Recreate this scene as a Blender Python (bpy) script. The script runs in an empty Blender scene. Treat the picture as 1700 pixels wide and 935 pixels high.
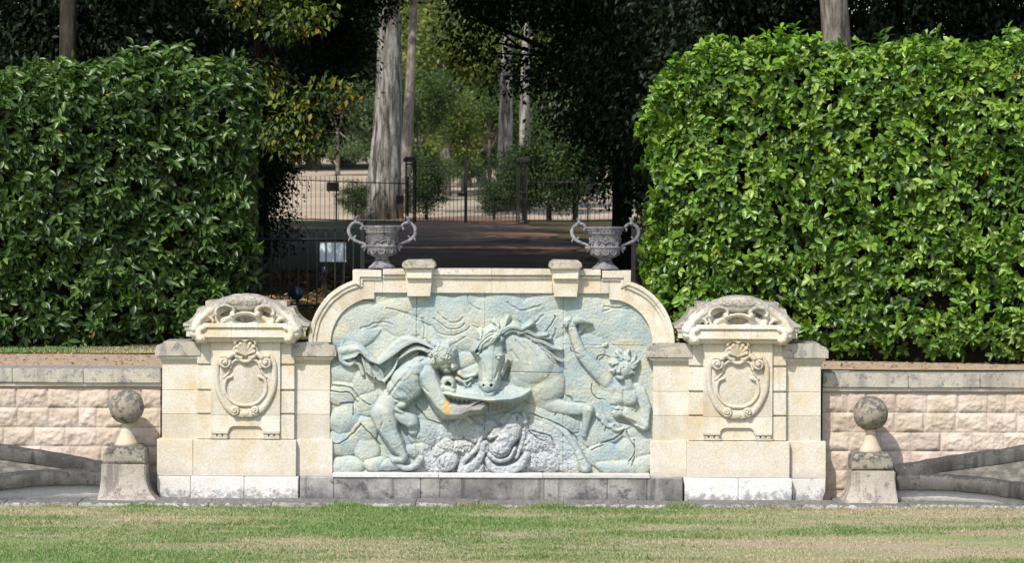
import bpy, bmesh, math, random
import numpy as np
from mathutils import Vector, Matrix
R = math.radians
rng = np.random.default_rng(7)
random.seed(7)
S = bpy.context.scene
COL = S.collection

# ------------------------------------------------------------------ camera numbers
D, EYE, HZ, PPM = 36.0, 3.37, 330.0, 150.0     # distance, eye height, horizon row, pixels per metre at Y=0


def X(u, Y=0.0): return (u - 850.0) / PPM * (D + Y) / D
def Z(v, Y=0.0): return EYE - (v - HZ) / PPM * (D + Y) / D


# ------------------------------------------------------------------ noise
def _hash(ix, iy, iz, seed):
    h = (ix.astype(np.int64) * 374761393 + iy.astype(np.int64) * 668265263 + iz.astype(np.int64) * 2147483647 + seed * 974711) & 0xffffffff
    h = ((h ^ (h >> 13)) * 1274126177) & 0xffffffff
    h = (h ^ (h >> 16)) & 0xffffff
    return h / float(0xffffff)


def vnoise(x, y, z=None, seed=0):
    x = np.asarray(x, float); y = np.asarray(y, float)
    z = np.zeros_like(x) if z is None else np.asarray(z, float)
    x0, y0, z0 = np.floor(x), np.floor(y), np.floor(z)
    fx, fy, fz = x - x0, y - y0, z - z0
    fx, fy, fz = [f * f * (3 - 2 * f) for f in (fx, fy, fz)]
    r = 0
    for a in (0, 1):
        for b in (0, 1):
            for c in (0, 1):
                w = (fx if a else 1 - fx) * (fy if b else 1 - fy) * (fz if c else 1 - fz)
                r = r + w * _hash(x0 + a, y0 + b, z0 + c, seed)
    return r * 2 - 1


def fbm(x, y, z=None, seed=0, o=4, g=0.5):
    r, a = 0, 1.0
    for i in range(o):
        f = 2.03 ** i
        r = r + a * vnoise(np.asarray(x) * f, np.asarray(y) * f, None if z is None else np.asarray(z) * f, seed + i * 17)
        a *= g
    return r


# ------------------------------------------------------------------ object helpers
def tag(o, label=None, cat=None, group=None, kind=None):
    if label: o['label'] = label
    if cat: o['category'] = cat
    if group: o['group'] = group
    if kind: o['kind'] = kind
    return o


def empty(name, loc, label, cat, group=None):
    o = bpy.data.objects.new(name, None)
    COL.objects.link(o)
    o.location = loc
    o.empty_display_size = 0.2
    return tag(o, label, cat, group)


def link(name, me, mats, parent=None, local=False):
    o = bpy.data.objects.new(name, me)
    COL.objects.link(o)
    for m in (mats if isinstance(mats, (list, tuple)) else [mats]):
        me.materials.append(m)
    if parent is not None:
        o.parent = parent
        if not local:
            p = parent; off = Vector((0, 0, 0))
            while p is not None:
                off += p.location; p = p.parent
            o.location = -off        # vertices are written in world metres
    return o


def mesh_np(name, V, F, smooth=True, col=None):
    """V (n,3), F (m,4) or (m,3)"""
    me = bpy.data.meshes.new(name)
    V = np.asarray(V, np.float32); F = np.asarray(F, np.int32)
    me.vertices.add(len(V)); me.vertices.foreach_set('co', V.ravel())
    k = F.shape[1]
    me.loops.add(F.size); me.loops.foreach_set('vertex_index', F.ravel())
    me.polygons.add(len(F))
    me.polygons.foreach_set('loop_start', np.arange(0, F.size, k, dtype=np.int32))
    me.polygons.foreach_set('loop_total', np.full(len(F), k, np.int32))
    me.polygons.foreach_set('use_smooth', np.full(len(F), smooth, bool))
    me.update(calc_edges=True)
    if col is not None:
        a = me.color_attributes.new('tint', 'FLOAT_COLOR', 'POINT')
        c = np.ones((len(V), 4), np.float32); c[:, :3] = col
        a.data.foreach_set('color', c.ravel())
    return me


class MB:
    """collects primitives into one bmesh"""
    def __init__(self): self.bm = bmesh.new()

    def box(self, x0, x1, y0, y1, z0, z1, bev=0.006, seg=2):
        b = bmesh.new()
        vs = [b.verts.new((x, y, z)) for x in (x0, x1) for y in (y0, y1) for z in (z0, z1)]
        for f in ((0, 1, 3, 2), (4, 6, 7, 5), (0, 4, 5, 1), (2, 3, 7, 6), (0, 2, 6, 4), (1, 5, 7, 3)):
            b.faces.new([vs[i] for i in f])
        bmesh.ops.recalc_face_normals(b, faces=b.faces)
        if bev: bmesh.ops.bevel(b, geom=list(b.edges), offset=bev, segments=seg, affect='EDGES', profile=0.5)
        self._add(b); return self

    def bx(self, u0, u1, v0, v1, y0, y1, bev=0.006):
        return self.box(X(u0, y0), X(u1, y0), y0, y1, Z(v1, y0), Z(v0, y0), bev)

    def prism(self, pts, y0, y1, bev=0.005, world=False):
        """outline (u,v) extruded from y0 back to y1"""
        b = bmesh.new()
        P = pts if world else [(X(u, y0), Z(v, y0)) for u, v in pts]
        f0 = [b.verts.new((x, y0, z)) for x, z in P]; f1 = [b.verts.new((x, y1, z)) for x, z in P]
        n = len(P)
        a = b.faces.new(f0); c = b.faces.new(f1[::-1])
        for i in range(n):
            b.faces.new([f0[i], f0[(i + 1) % n], f1[(i + 1) % n], f1[i]])
        bmesh.ops.recalc_face_normals(b, faces=b.faces)
        if bev:
            e = [e for e in b.edges if a in e.link_faces]
            bmesh.ops.bevel(b, geom=e, offset=bev, segments=2, affect='EDGES', profile=0.5)
        self._add(b); return self

    def lathe(self, prof, cx, cy, cz, n=40, flute=0, famp=0.0, sq=None):
        """profile [(r,z)]"""
        b = bmesh.new(); rings = []
        for r, z in prof:
            ring = []
            for i in range(n):
                a = 2 * math.pi * i / n
                rr = r * (1 + famp * math.cos(flute * a)) if flute else r
                ring.append(b.verts.new((cx + rr * math.cos(a), cy + rr * math.sin(a), cz + z)))
            rings.append(ring)
        for A, B in zip(rings, rings[1:]):
            for i in range(n):
                b.faces.new([A[i], A[(i + 1) % n], B[(i + 1) % n], B[i]])
        b.faces.new(rings[0][::-1]); b.faces.new(rings[-1])
        bmesh.ops.recalc_face_normals(b, faces=b.faces)
        for f in b.faces: f.smooth = True
        self._add(b); return self

    def tube(self, pts, rad, n=8, cap=True, rough=0.0):
        P = [Vector(p) for p in pts]
        if not hasattr(rad, '__len__'): rad = [rad] * len(P)
        b = bmesh.new(); rings = []; ref = None
        for i, p in enumerate(P):
            t = (P[min(i + 1, len(P) - 1)] - P[max(i - 1, 0)]).normalized()
            if ref is None:
                ref = Vector((0, 0, 1)) if abs(t.z) < 0.9 else Vector((1, 0, 0))
            s = t.cross(ref).normalized(); ref = s.cross(t).normalized()
            ring = []
            for k in range(n):
                a = 2 * math.pi * k / n
                rr = rad[i] * (1 + (random.uniform(-rough, rough) if rough else 0))
                ring.append(b.verts.new(p + (s * math.cos(a) + ref * math.sin(a)) * rr))
            rings.append(ring)
        for A, B in zip(rings, rings[1:]):
            for i in range(n):
                b.faces.new([A[i], A[(i + 1) % n], B[(i + 1) % n], B[i]])
        if cap: b.faces.new(rings[0][::-1]); b.faces.new(rings[-1])
        bmesh.ops.recalc_face_normals(b, faces=b.faces)
        for f in b.faces: f.smooth = True
        self._add(b); return self

    def ball(self, c, r, sub=2, sc=(1, 1, 1), rot=None):
        b = bmesh.new()
        bmesh.ops.create_icosphere(b, subdivisions=sub, radius=r)
        for v in b.verts:
            co = Vector((v.co.x * sc[0], v.co.y * sc[1], v.co.z * sc[2]))
            if rot is not None: co = rot @ co
            v.co = co + Vector(c)
        for f in b.faces: f.smooth = True
        self._add(b); return self

    def _add(self, b):
        m = bpy.data.meshes.new('tmp'); b.to_mesh(m); b.free()
        self.bm.from_mesh(m); bpy.data.meshes.remove(m)

    def rough(self, amp, scale, seed=0):
        """worn edges: shift every vertex a little by 3-D noise"""
        co = np.array([v.co[:] for v in self.bm.verts])
        n = np.stack([fbm(co[:, 0] * scale, co[:, 1] * scale, co[:, 2] * scale, seed + k, 3) for k in (1, 2, 3)], 1)
        for v, d in zip(self.bm.verts, n): v.co += Vector(d * amp)
        return self

    def build(self, name, mats, parent=None):
        me = bpy.data.meshes.new(name)
        self.bm.to_mesh(me); self.bm.free()
        return link(name, me, mats, parent)


# ------------------------------------------------------------------ node helpers
class NT:
    def __init__(self, name):
        self.m = bpy.data.materials.new(name); self.m.use_nodes = True
        self.t = self.m.node_tree; self.n = self.t.nodes; self.n.clear()
        self.out = self.n.new('ShaderNodeOutputMaterial')
        self.pos = self.n.new('ShaderNodeNewGeometry')

    def L(self, a, b): self.t.links.new(a, b)

    def set(self, sock, v):
        if isinstance(v, bpy.types.NodeSocket): self.L(v, sock)
        elif isinstance(v, (tuple, list)) and len(v) == 3 and sock.type == 'RGBA': sock.default_value = (*v, 1)
        else: sock.default_value = v

    def coords(self, sx, sy, sz):
        m = self.n.new('ShaderNodeMapping'); m.inputs['Scale'].default_value = (sx, sy, sz)
        self.L(self.pos.outputs['Position'], m.inputs['Vector']); return m.outputs[0]

    def noise(self, scale, detail=4, rough=0.55, vec=None, dist=0.0, off=0):
        n = self.n.new('ShaderNodeTexNoise'); n.inputs['Scale'].default_value = scale
        n.inputs['Detail'].default_value = detail; n.inputs['Roughness'].default_value = rough
        n.inputs['Distortion'].default_value = dist
        v = vec if vec is not None else self.pos.outputs['Position']
        if off:
            a = self.n.new('ShaderNodeVectorMath'); a.operation = 'ADD'; self.L(v, a.inputs[0])
            a.inputs[1].default_value = (off * 13.7, off * 7.3, off * 5.1); v = a.outputs[0]
        self.L(v, n.inputs['Vector']); return n.outputs['Fac']

    def voro(self, scale, feature='F1', vec=None):
        n = self.n.new('ShaderNodeTexVoronoi'); n.inputs['Scale'].default_value = scale; n.feature = feature
        self.L(vec if vec is not None else self.pos.outputs['Position'], n.inputs['Vector'])
        return n.outputs['Distance'], (n.outputs['Color'] if feature != 'DISTANCE_TO_EDGE' else None)

    def ramp(self, f, lo, hi, a=0.0, b=1.0):
        n = self.n.new('ShaderNodeMapRange'); n.interpolation_type = 'SMOOTHSTEP'
        self.set(n.inputs['Value'], f)
        for k, v in (('From Min', lo), ('From Max', hi), ('To Min', a), ('To Max', b)): n.inputs[k].default_value = v
        return n.outputs[0]

    def math(self, op, a, b=None):
        n = self.n.new('ShaderNodeMath'); n.operation = op; n.use_clamp = False
        self.set(n.inputs[0], a)
        if b is not None: self.set(n.inputs[1], b)
        return n.outputs[0]

    def mix(self, f, a, b, mode='MIX'):
        n = self.n.new('ShaderNodeMix'); n.data_type = 'RGBA'; n.blend_type = mode
        self.set(n.inputs[0], f); self.set(n.inputs[6], a); self.set(n.inputs[7], b)
        return n.outputs[2]

    def xyz(self):
        s = self.n.new('ShaderNodeSeparateXYZ'); self.L(self.pos.outputs['Position'], s.inputs[0]); return s.outputs

    def nz(self):
        s = self.n.new('ShaderNodeSeparateXYZ'); self.L(self.pos.outputs['Normal'], s.inputs[0]); return s.outputs[2]

    def attr(self, name='tint'):
        a = self.n.new('ShaderNodeAttribute'); a.attribute_name = name; return a.outputs['Color']

    def done(self, col, rough=0.85, bump=None, bstr=0.4, bdist=0.01, spec=0.3, metal=0.0, transl=None, coat=0.0):
        p = self.n.new('ShaderNodeBsdfPrincipled')
        self.set(p.inputs['Base Color'], col); self.set(p.inputs['Roughness'], rough)
        p.inputs['Specular IOR Level'].default_value = spec; p.inputs['Metallic'].default_value = metal
        if bump is not None:
            b = self.n.new('ShaderNodeBump'); b.inputs['Strength'].default_value = bstr; b.inputs['Distance'].default_value = bdist
            self.set(b.inputs['Height'], bump); self.L(b.outputs[0], p.inputs['Normal'])
        sh = p.outputs[0]
        if transl is not None:
            tr = self.n.new('ShaderNodeBsdfTranslucent'); self.set(tr.inputs['Color'], transl[1])
            ms = self.n.new('ShaderNodeMixShader'); ms.inputs[0].default_value = transl[0]
            self.L(sh, ms.inputs[1]); self.L(tr.outputs[0], ms.inputs[2]); sh = ms.outputs[0]
        self.L(sh, self.out.inputs['Surface'])
        return self.m


def stone(name, c1, c2,  lich=(0.16, 0.155, 0.14), amt=0.25, top=0.5, c3=None, grime=None, streak=0.0, bstr=0.35, lscale=9.0, foot=None, crown=None):
    t = NT(name)
    col = t.mix(t.ramp(t.noise(2.6, 6), 0.35, 0.66), c1, c2)
    if c3 is not None: col = t.mix(t.ramp(t.noise(3.2, 6, 0.62, off=2), 0.47, 0.66, 0, 0.75), col, c3)
    isl = t.pos.outputs['Random Per Island']
    col = t.mix(1.0, col, t.mix(isl, (0.80, 0.78, 0.75), (1.08, 1.09, 1.11)), 'MULTIPLY')
    fine = t.noise(55, 6, 0.7)
    col = t.mix(0.55, col, t.mix(t.ramp(fine, 0.25, 0.75), (0.6, 0.6, 0.59), (1.18, 1.18, 1.18)), 'MULTIPLY')
    pit = t.ramp(t.noise(24, 7, 0.72, off=5), 0.60, 0.70)
    col = t.mix(t.math('MULTIPLY', pit, 0.55), col, (0.22, 0.185, 0.14))
    col = t.mix(t.ramp(t.noise(4.5, 8, 0.7, off=12), 0.56, 0.74, 0, 0.28), col, (0.38, 0.34, 0.29))
    if streak:
        s = t.noise(1.0, 5, 0.6, vec=t.coords(9, 9, 0.9), off=3)
        col = t.mix(t.ramp(s, 0.5, 0.7, 0, streak), col, lich)
    ln = t.noise(lscale, 9, 0.68, off=1)
    nz = t.math('MULTIPLY', t.math('MAXIMUM', t.nz(), 0.0), top * 0.35)
    f = t.ramp(t.math('ADD', t.math('ADD', ln, nz), amt * 0.35), 0.58, 0.70, 0, 0.92)
    lc = t.mix(t.ramp(t.noise(70, 4, 0.7, off=4), 0.42, 0.62), lich, tuple(min(1, v * 2.6) for v in lich))
    col = t.mix(f, col, lc)
    if foot is not None:       # rising damp / algae above the ground, ragged edge; foot=(z0,z1,colour,amount)
        zz = t.math('ADD', t.xyz()[2], t.math('MULTIPLY', t.math('SUBTRACT', t.noise(13, 9, 0.78, off=6), 0.5), foot[4]))
        col = t.mix(t.ramp(zz, foot[0], foot[1], foot[3], 0.0), col, foot[2])
    if crown is not None:      # weather crust on the exposed top of a carved hood
        zz = t.math('ADD', t.xyz()[2], t.math('MULTIPLY', t.math('SUBTRACT', t.noise(8, 7, 0.7, off=8), 0.5), 0.16))
        cr = t.mix(t.ramp(t.noise(30, 7, 0.7, off=9), 0.42, 0.6), (0.40, 0.365, 0.31), (0.19, 0.18, 0.165))
        col = t.mix(t.ramp(zz, crown[0], crown[1], 0, 0.85), col, cr)
    b = t.math('ADD', t.math('MULTIPLY', t.noise(38, 6, 0.65), 0.7), t.math('MULTIPLY', t.noise(9, 3), 0.6))
    return t.done(col, 0.9, b, bstr + .15, 0.012, 0.2)


CREAM1, CREAM2, CREAM3 = (0.66, 0.595, 0.475), (0.70, 0.66, 0.585), (0.62, 0.51, 0.335)
M = {}
M['lime'] = stone('limestone', CREAM1, CREAM2, lich=(0.34, 0.31, 0.26), streak=0.3, amt=-0.3, top=0.55, c3=CREAM3)
M['lime_pale'] = stone('pale_limestone', (0.66, 0.60, 0.49), (0.70, 0.645, 0.57), amt=-0.3, top=0.4, c3=(0.66, 0.55, 0.37), foot=(0.27, 0.40, (0.42, 0.39, 0.35), 0.7, 0.3))
M['mould'] = stone('weathered_moulding_stone', CREAM1, CREAM2, lich=(0.2, 0.19, 0.17), amt=0.02, top=0.75, c3=(0.5, 0.44, 0.3), lscale=11)
M['hood'] = stone('lichened_limestone', (0.55, 0.49, 0.38), (0.48, 0.44, 0.37), lich=(0.15, 0.145, 0.13), amt=0.26, top=0.75, lscale=11)
M['coping'] = stone('coping_limestone', (0.52, 0.47, 0.38), (0.43, 0.40, 0.35), lich=(0.14, 0.135, 0.13), amt=0.22, top=0.85, streak=0.5, lscale=9)
M['coping_ped'] = stone('finial_limestone', (0.40, 0.36, 0.29), (0.46, 0.42, 0.35), lich=(0.13, 0.125, 0.11), amt=0.24, top=0.6, streak=0.4, lscale=13)
M['ball'] = stone('lichened_ball_stone', (0.29, 0.262, 0.21), (0.38, 0.34, 0.28), lich=(0.06, 0.058, 0.052), amt=0.26, top=0.3, lscale=15)
M['ped'] = stone('weathered_pedestal_stone', (0.56, 0.515, 0.445), (0.46, 0.425, 0.375), lich=(0.15, 0.125, 0.115), amt=0.08, top=0.5, streak=0.75)
M['carve'] = stone('carved_pediment_stone', CREAM1, CREAM2, lich=(0.15, 0.145, 0.13), amt=-0.1, top=0.5, c3=CREAM3, crown=(Z(524), Z(508)))
M['rim'] = stone('dark_basin_stone', (0.065, 0.062, 0.058), (0.14, 0.132, 0.12), lich=(0.035, 0.034, 0.033), amt=0.1, top=0.5, streak=0.8, lscale=12)
M['kerbm'] = stone('lichened_kerb_stone', (0.36, 0.35, 0.33), (0.54, 0.53, 0.51), lich=(0.08, 0.076, 0.07), amt=0.28, top=0.4, lscale=14)
M['whitebase'] = stone('white_base_stone', (0.76, 0.74, 0.72), (0.70, 0.66, 0.62), lich=(0.26, 0.25, 0.24), amt=-0.02, top=0.1, lscale=8, foot=(0.03, 0.16, (0.25, 0.245, 0.24), 0.85, 0.9))
M['darkbase'] = stone('blackened_base_stone', (0.20, 0.196, 0.194), (0.44, 0.42, 0.40), lich=(0.06, 0.06, 0.065), amt=0.16, top=-0.5, streak=0.85, lscale=5, foot=(-0.02, 0.2, (0.08, 0.08, 0.085), 0.75, 0.6))
M['curbwhite'] = stone('limewashed_basin_stone', (0.68, 0.66, 0.64), (0.62, 0.59, 0.56), lich=(0.3, 0.29, 0.27), amt=-0.1, top=0)
M['urn'] = stone('grey_lead_stone', (0.17, 0.167, 0.183), (0.27, 0.262, 0.275), lich=(0.06, 0.06, 0.075), amt=0.3, top=0.1, c3=(0.36, 0.35, 0.32), lscale=16)


def relief_mat():
    t = NT('patinated_relief')
    n1 = t.noise(2.3, 5, 0.6, dist=0.8)
    col = t.mix(t.ramp(n1, 0.38, 0.62), (0.345, 0.415, 0.415), (0.465, 0.50, 0.45))
    col = t.mix(t.ramp(t.noise(3.4, 6, 0.6, dist=1.2, off=1), 0.50, 0.68, 0, 0.75), col, (0.565, 0.535, 0.385))
    col = t.mix(t.ramp(t.noise(4.2, 6, 0.6, off=2), 0.54, 0.72, 0, 0.8), col, (0.28, 0.36, 0.43))
    x, y, z = t.xyz()

    def spot(cx, cz, rx, rz, ragged, off):
        dx = t.math('DIVIDE', t.math('SUBTRACT', x, cx), rx); dz = t.math('DIVIDE', t.math('SUBTRACT', z, cz), rz)
        d = t.math('SQRT', t.math('ADD', t.math('MULTIPLY', dx, dx), t.math('MULTIPLY', dz, dz)))
        return t.math('ADD', d, t.math('MULTIPLY', t.math('SUBTRACT', t.noise(11, 6, 0.7, off=off), 0.5), ragged))
    # lime bloom where the water ran, below the shell
    w = t.ramp(spot(X(820), Z(775), 1.15, 0.62, 1.5, 3), 0.45, 1.1, 0.8, 0)
    col = t.mix(w, col, t.mix(t.ramp(t.noise(26, 7, 0.75, off=7), 0.36, 0.66), (0.30, 0.315, 0.345), (0.62, 0.62, 0.645)))
    # rust stain on the wrist and yellow lichen near the right-hand head
    col = t.mix(t.ramp(spot(X(743), Z(677), 0.06, 0.12, 1.3, 4), 0.3, 1.2, 0.9, 0), col, (0.62, 0.40, 0.10))
    col = t.mix(t.ramp(spot(X(1042), Z(572), 0.16, 0.07, 2.2, 5), 0.2, 1.2, 0.55, 0), col, (0.60, 0.50, 0.27))
    col = t.mix(t.ramp(spot(X(800), Z(676), 0.4, 0.09, 0.9, 6), 0.6, 1.1, 0.65, 0), col, (0.27, 0.25, 0.23))  # shade under the shell rim, painted in as a darker patch
    col = t.mix(0.4, col, t.mix(t.ramp(t.noise(60, 6, 0.7), 0.25, 0.75), (0.52, 0.52, 0.53), (1.16, 1.16, 1.15)), 'MULTIPLY')
    b = t.math('ADD', t.noise(30, 6, 0.65), t.math('MULTIPLY', t.noise(8, 3), 0.5))
    return t.done(col, 0.8, b, 0.45, 0.012, 0.25)


M['relief'] = relief_mat()


def masonry_mat():
    t = NT('pink_rockface_stone')
    col = t.mix(0.5, t.attr(), t.mix(t.ramp(t.noise(5, 6), 0.35, 0.65), (0.48, 0.38, 0.30), (0.68, 0.565, 0.50)))
    col = t.mix(t.ramp(t.noise(18, 6, 0.7, off=1), 0.58, 0.72, 0, 0.5), col, (0.36, 0.26, 0.17))
    col = t.mix(0.5, col, t.mix(t.ramp(t.noise(60, 6, 0.7), 0.25, 0.75), (0.7, 0.7, 0.7), (1.1, 1.1, 1.1)), 'MULTIPLY')
    return t.done(col, 0.92, t.noise(30, 6, 0.7), 0.6, 0.015, 0.2)


M['masonry'] = masonry_mat()


def leafmat(name, tint=1.0, rough=0.36, spec=0.5, tr=0.2, trc=(0.25, 0.4, 0.05)):
    t = NT(name)
    a = t.attr()
    col = t.mix(0.35, a, t.mix(t.noise(1.3, 3), (0.75, 0.75, 0.75), (1.25, 1.25, 1.25)), 'MULTIPLY')
    n = t.mix(1.0, col, (1.6, 1.9, 0.9), 'MULTIPLY')
    return t.done(col, rough, None, spec=spec, transl=(tr, n))


M['laurel'] = leafmat('laurel_leaf', rough=0.38, spec=0.46, tr=0.16)
M['foliage'] = leafmat('tree_leaf', rough=0.55, spec=0.3, tr=0.22)
M['grassm'] = leafmat('grass_blade', rough=0.6, spec=0.2, tr=0.2)
M['litter'] = leafmat('dry_leaf', rough=0.8, spec=0.1, tr=0.05)


def simple(name, col, rough=0.6, spec=0.3, nscale=0, c2=None, bstr=0.3, metal=0.0, vec=None, bd=0.01):
    t = NT(name)
    if nscale:
        v = t.coords(*vec) if vec else None
        f = t.noise(nscale, 6, 0.65, vec=v)
        return t.done(t.mix(t.ramp(f, 0.35, 0.65), col, c2 or tuple(c * 0.6 for c in col)), rough, f, bstr, bd, spec, metal)
    return t.done(col, rough, None, spec=spec, metal=metal)


M['iron'] = simple('black_iron', (0.012, 0.013, 0.014), 0.5, 0.4, 20, (0.02, 0.018, 0.015))
M['twig'] = simple('dark_twig', (0.028, 0.022, 0.014), 0.9, 0.1, 6, (0.012, 0.014, 0.007))
M['bark'] = simple('grey_bark', (0.26, 0.23, 0.195), 0.95, 0.1, 1.0, (0.10, 0.085, 0.07), 0.9, vec=(16, 16, 3), bd=0.03)
M['bark_dark'] = simple('dark_bark', (0.06, 0.05, 0.04), 0.95, 0.1, 1.0, (0.03, 0.026, 0.02), 0.9, vec=(14, 14, 3), bd=0.03)
M['bark_black'] = simple('blackish_bark', (0.02, 0.017, 0.013), 0.95, 0.1, 6, (0.012, 0.011, 0.009))
M['bark_pale'] = simple('pale_bark', (0.34, 0.32, 0.30), 0.95, 0.1, 1.0, (0.05, 0.045, 0.04), 0.8, vec=(6, 6, 0.8), bd=0.06)
M['signwhite'] = simple('white_enamel', (0.68, 0.80, 0.86), 0.45, 0.4)
M['signdark'] = simple('dark_enamel', (0.015, 0.017, 0.016), 0.5, 0.4)
M['blue'] = simple('blue_plastic', (0.008, 0.012, 0.035), 0.4, 0.5)
M['glass'] = simple('lamp_glass', (0.02, 0.03, 0.06), 0.15, 0.5)
M['yellow'] = simple('yellow_petal', (0.75, 0.55, 0.02), 0.6, 0.2)
M['stalk'] = simple('green_stalk', (0.1, 0.2, 0.03), 0.6, 0.2)


def pale_bark():
    t = NT('pale_bark_painted_dapple')
    f = t.noise(1.0, 7, 0.7, vec=t.coords(7, 7, 0.7), dist=.4)
    col = t.mix(t.ramp(f, 0.40, 0.60), (0.055, 0.05, 0.042), (0.36, 0.34, 0.315))
    col = t.mix(t.ramp(t.noise(1.3, 6, 0.7, off=3), 0.48, 0.62, 0, 0.8), col, (0.15, 0.14, 0.115))  # blotches painted into the bark as dappled shade on the trunk
    col = t.mix(t.ramp(t.noise(5, 6, 0.75, off=5), 0.58, 0.66, 0, 0.8), col, (0.03, 0.035, 0.018))
    M['bark_pale'] = t.done(col, 0.95, f, 0.9, 0.08, 0.1)


pale_bark()


def ground_mats():
    t = NT('lawn_turf')
    x, y, z = t.xyz()
    p = t.noise(1.0, 6, 0.62, vec=t.coords(0.28, 1.0, 1))
    g = t.mix(t.ramp(t.noise(16, 5, 0.7), 0.3, 0.7), (0.17, 0.22, 0.08), (0.25, 0.29, 0.125))
    s = t.mix(t.ramp(t.noise(24, 5, 0.7), 0.3, 0.7), (0.27, 0.225, 0.145), (0.41, 0.35, 0.245))
    M['lawn'] = t.done(t.mix(t.ramp(p, 0.36, 0.56), g, s), 0.95, t.noise(60, 4), 0.5, 0.02, 0.1)
    t = NT('tan_gravel')
    d, c = t.voro(55)
    col = t.mix(t.ramp(d, 0.0, 0.7), (0.56, 0.43, 0.30), (0.30, 0.22, 0.15))
    col = t.mix(t.ramp(t.noise(9, 5, 0.7), 0.45, 0.7), col, (0.55, 0.45, 0.33))
    M['gravel'] = t.done(col, 0.95, d, 0.6, 0.02, 0.1)
    t = NT('woodland_soil')
    col = t.mix(t.ramp(t.noise(0.6, 6), 0.4, 0.6), (0.085, 0.06, 0.035), (0.055, 0.065, 0.022))
    col = t.mix(t.ramp(t.noise(14, 6, 0.7), 0.5, 0.7), col, (0.13, 0.085, 0.045))
    # beyond the gate the woodland floor gives way to mown stubble
    y = t.xyz()[1]
    yy = t.math('ADD', y, t.math('MULTIPLY', t.noise(0.3, 4), 6.0))
    stub = t.mix(t.ramp(t.noise(1.0, 5, 0.6, vec=t.coords(0.07, 0.25, 1)), 0.42, 0.62), (0.42, 0.325, 0.245), (0.33, 0.27, 0.185))
    stub = t.mix(t.ramp(t.noise(3, 5, 0.7), 0.55, 0.7, 0, 0.6), stub, (0.16, 0.17, 0.06))
    col = t.mix(t.ramp(yy, 85, 91), col, stub)
    M['terrain'] = t.done(col, 0.95, t.noise(8, 5), 0.5, 0.03, 0.1)
    t = NT('brown_path')
    col = t.mix(t.ramp(t.noise(0.7, 6, vec=t.coords(0.5, 1, 1)), 0.4, 0.62), (0.16, 0.095, 0.065), (0.25, 0.155, 0.11))
    col = t.mix(t.ramp(t.noise(18, 6, 0.7), 0.45, 0.7), col, (0.10, 0.06, 0.035))
    M['pathm'] = t.done(col, 0.95, t.noise(15, 5), 0.4, 0.02, 0.1)
    t = NT('dry_verge_grass')
    col = t.mix(t.ramp(t.noise(4, 6, 0.65), 0.4, 0.62), (0.10, 0.115, 0.035), (0.22, 0.18, 0.08))
    M['verge'] = t.done(col, 0.95, t.noise(40, 4), 0.6, 0.02, 0.1)
    t = NT('basin_grit')
    col = t.mix(t.ramp(t.noise(9, 6, 0.7), 0.4, 0.65), (0.11, 0.104, 0.094), (0.22, 0.20, 0.165))
    M['grit'] = t.done(col, 0.95, t.noise(50, 4), 0.5, 0.02, 0.1)


ground_mats()


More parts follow.
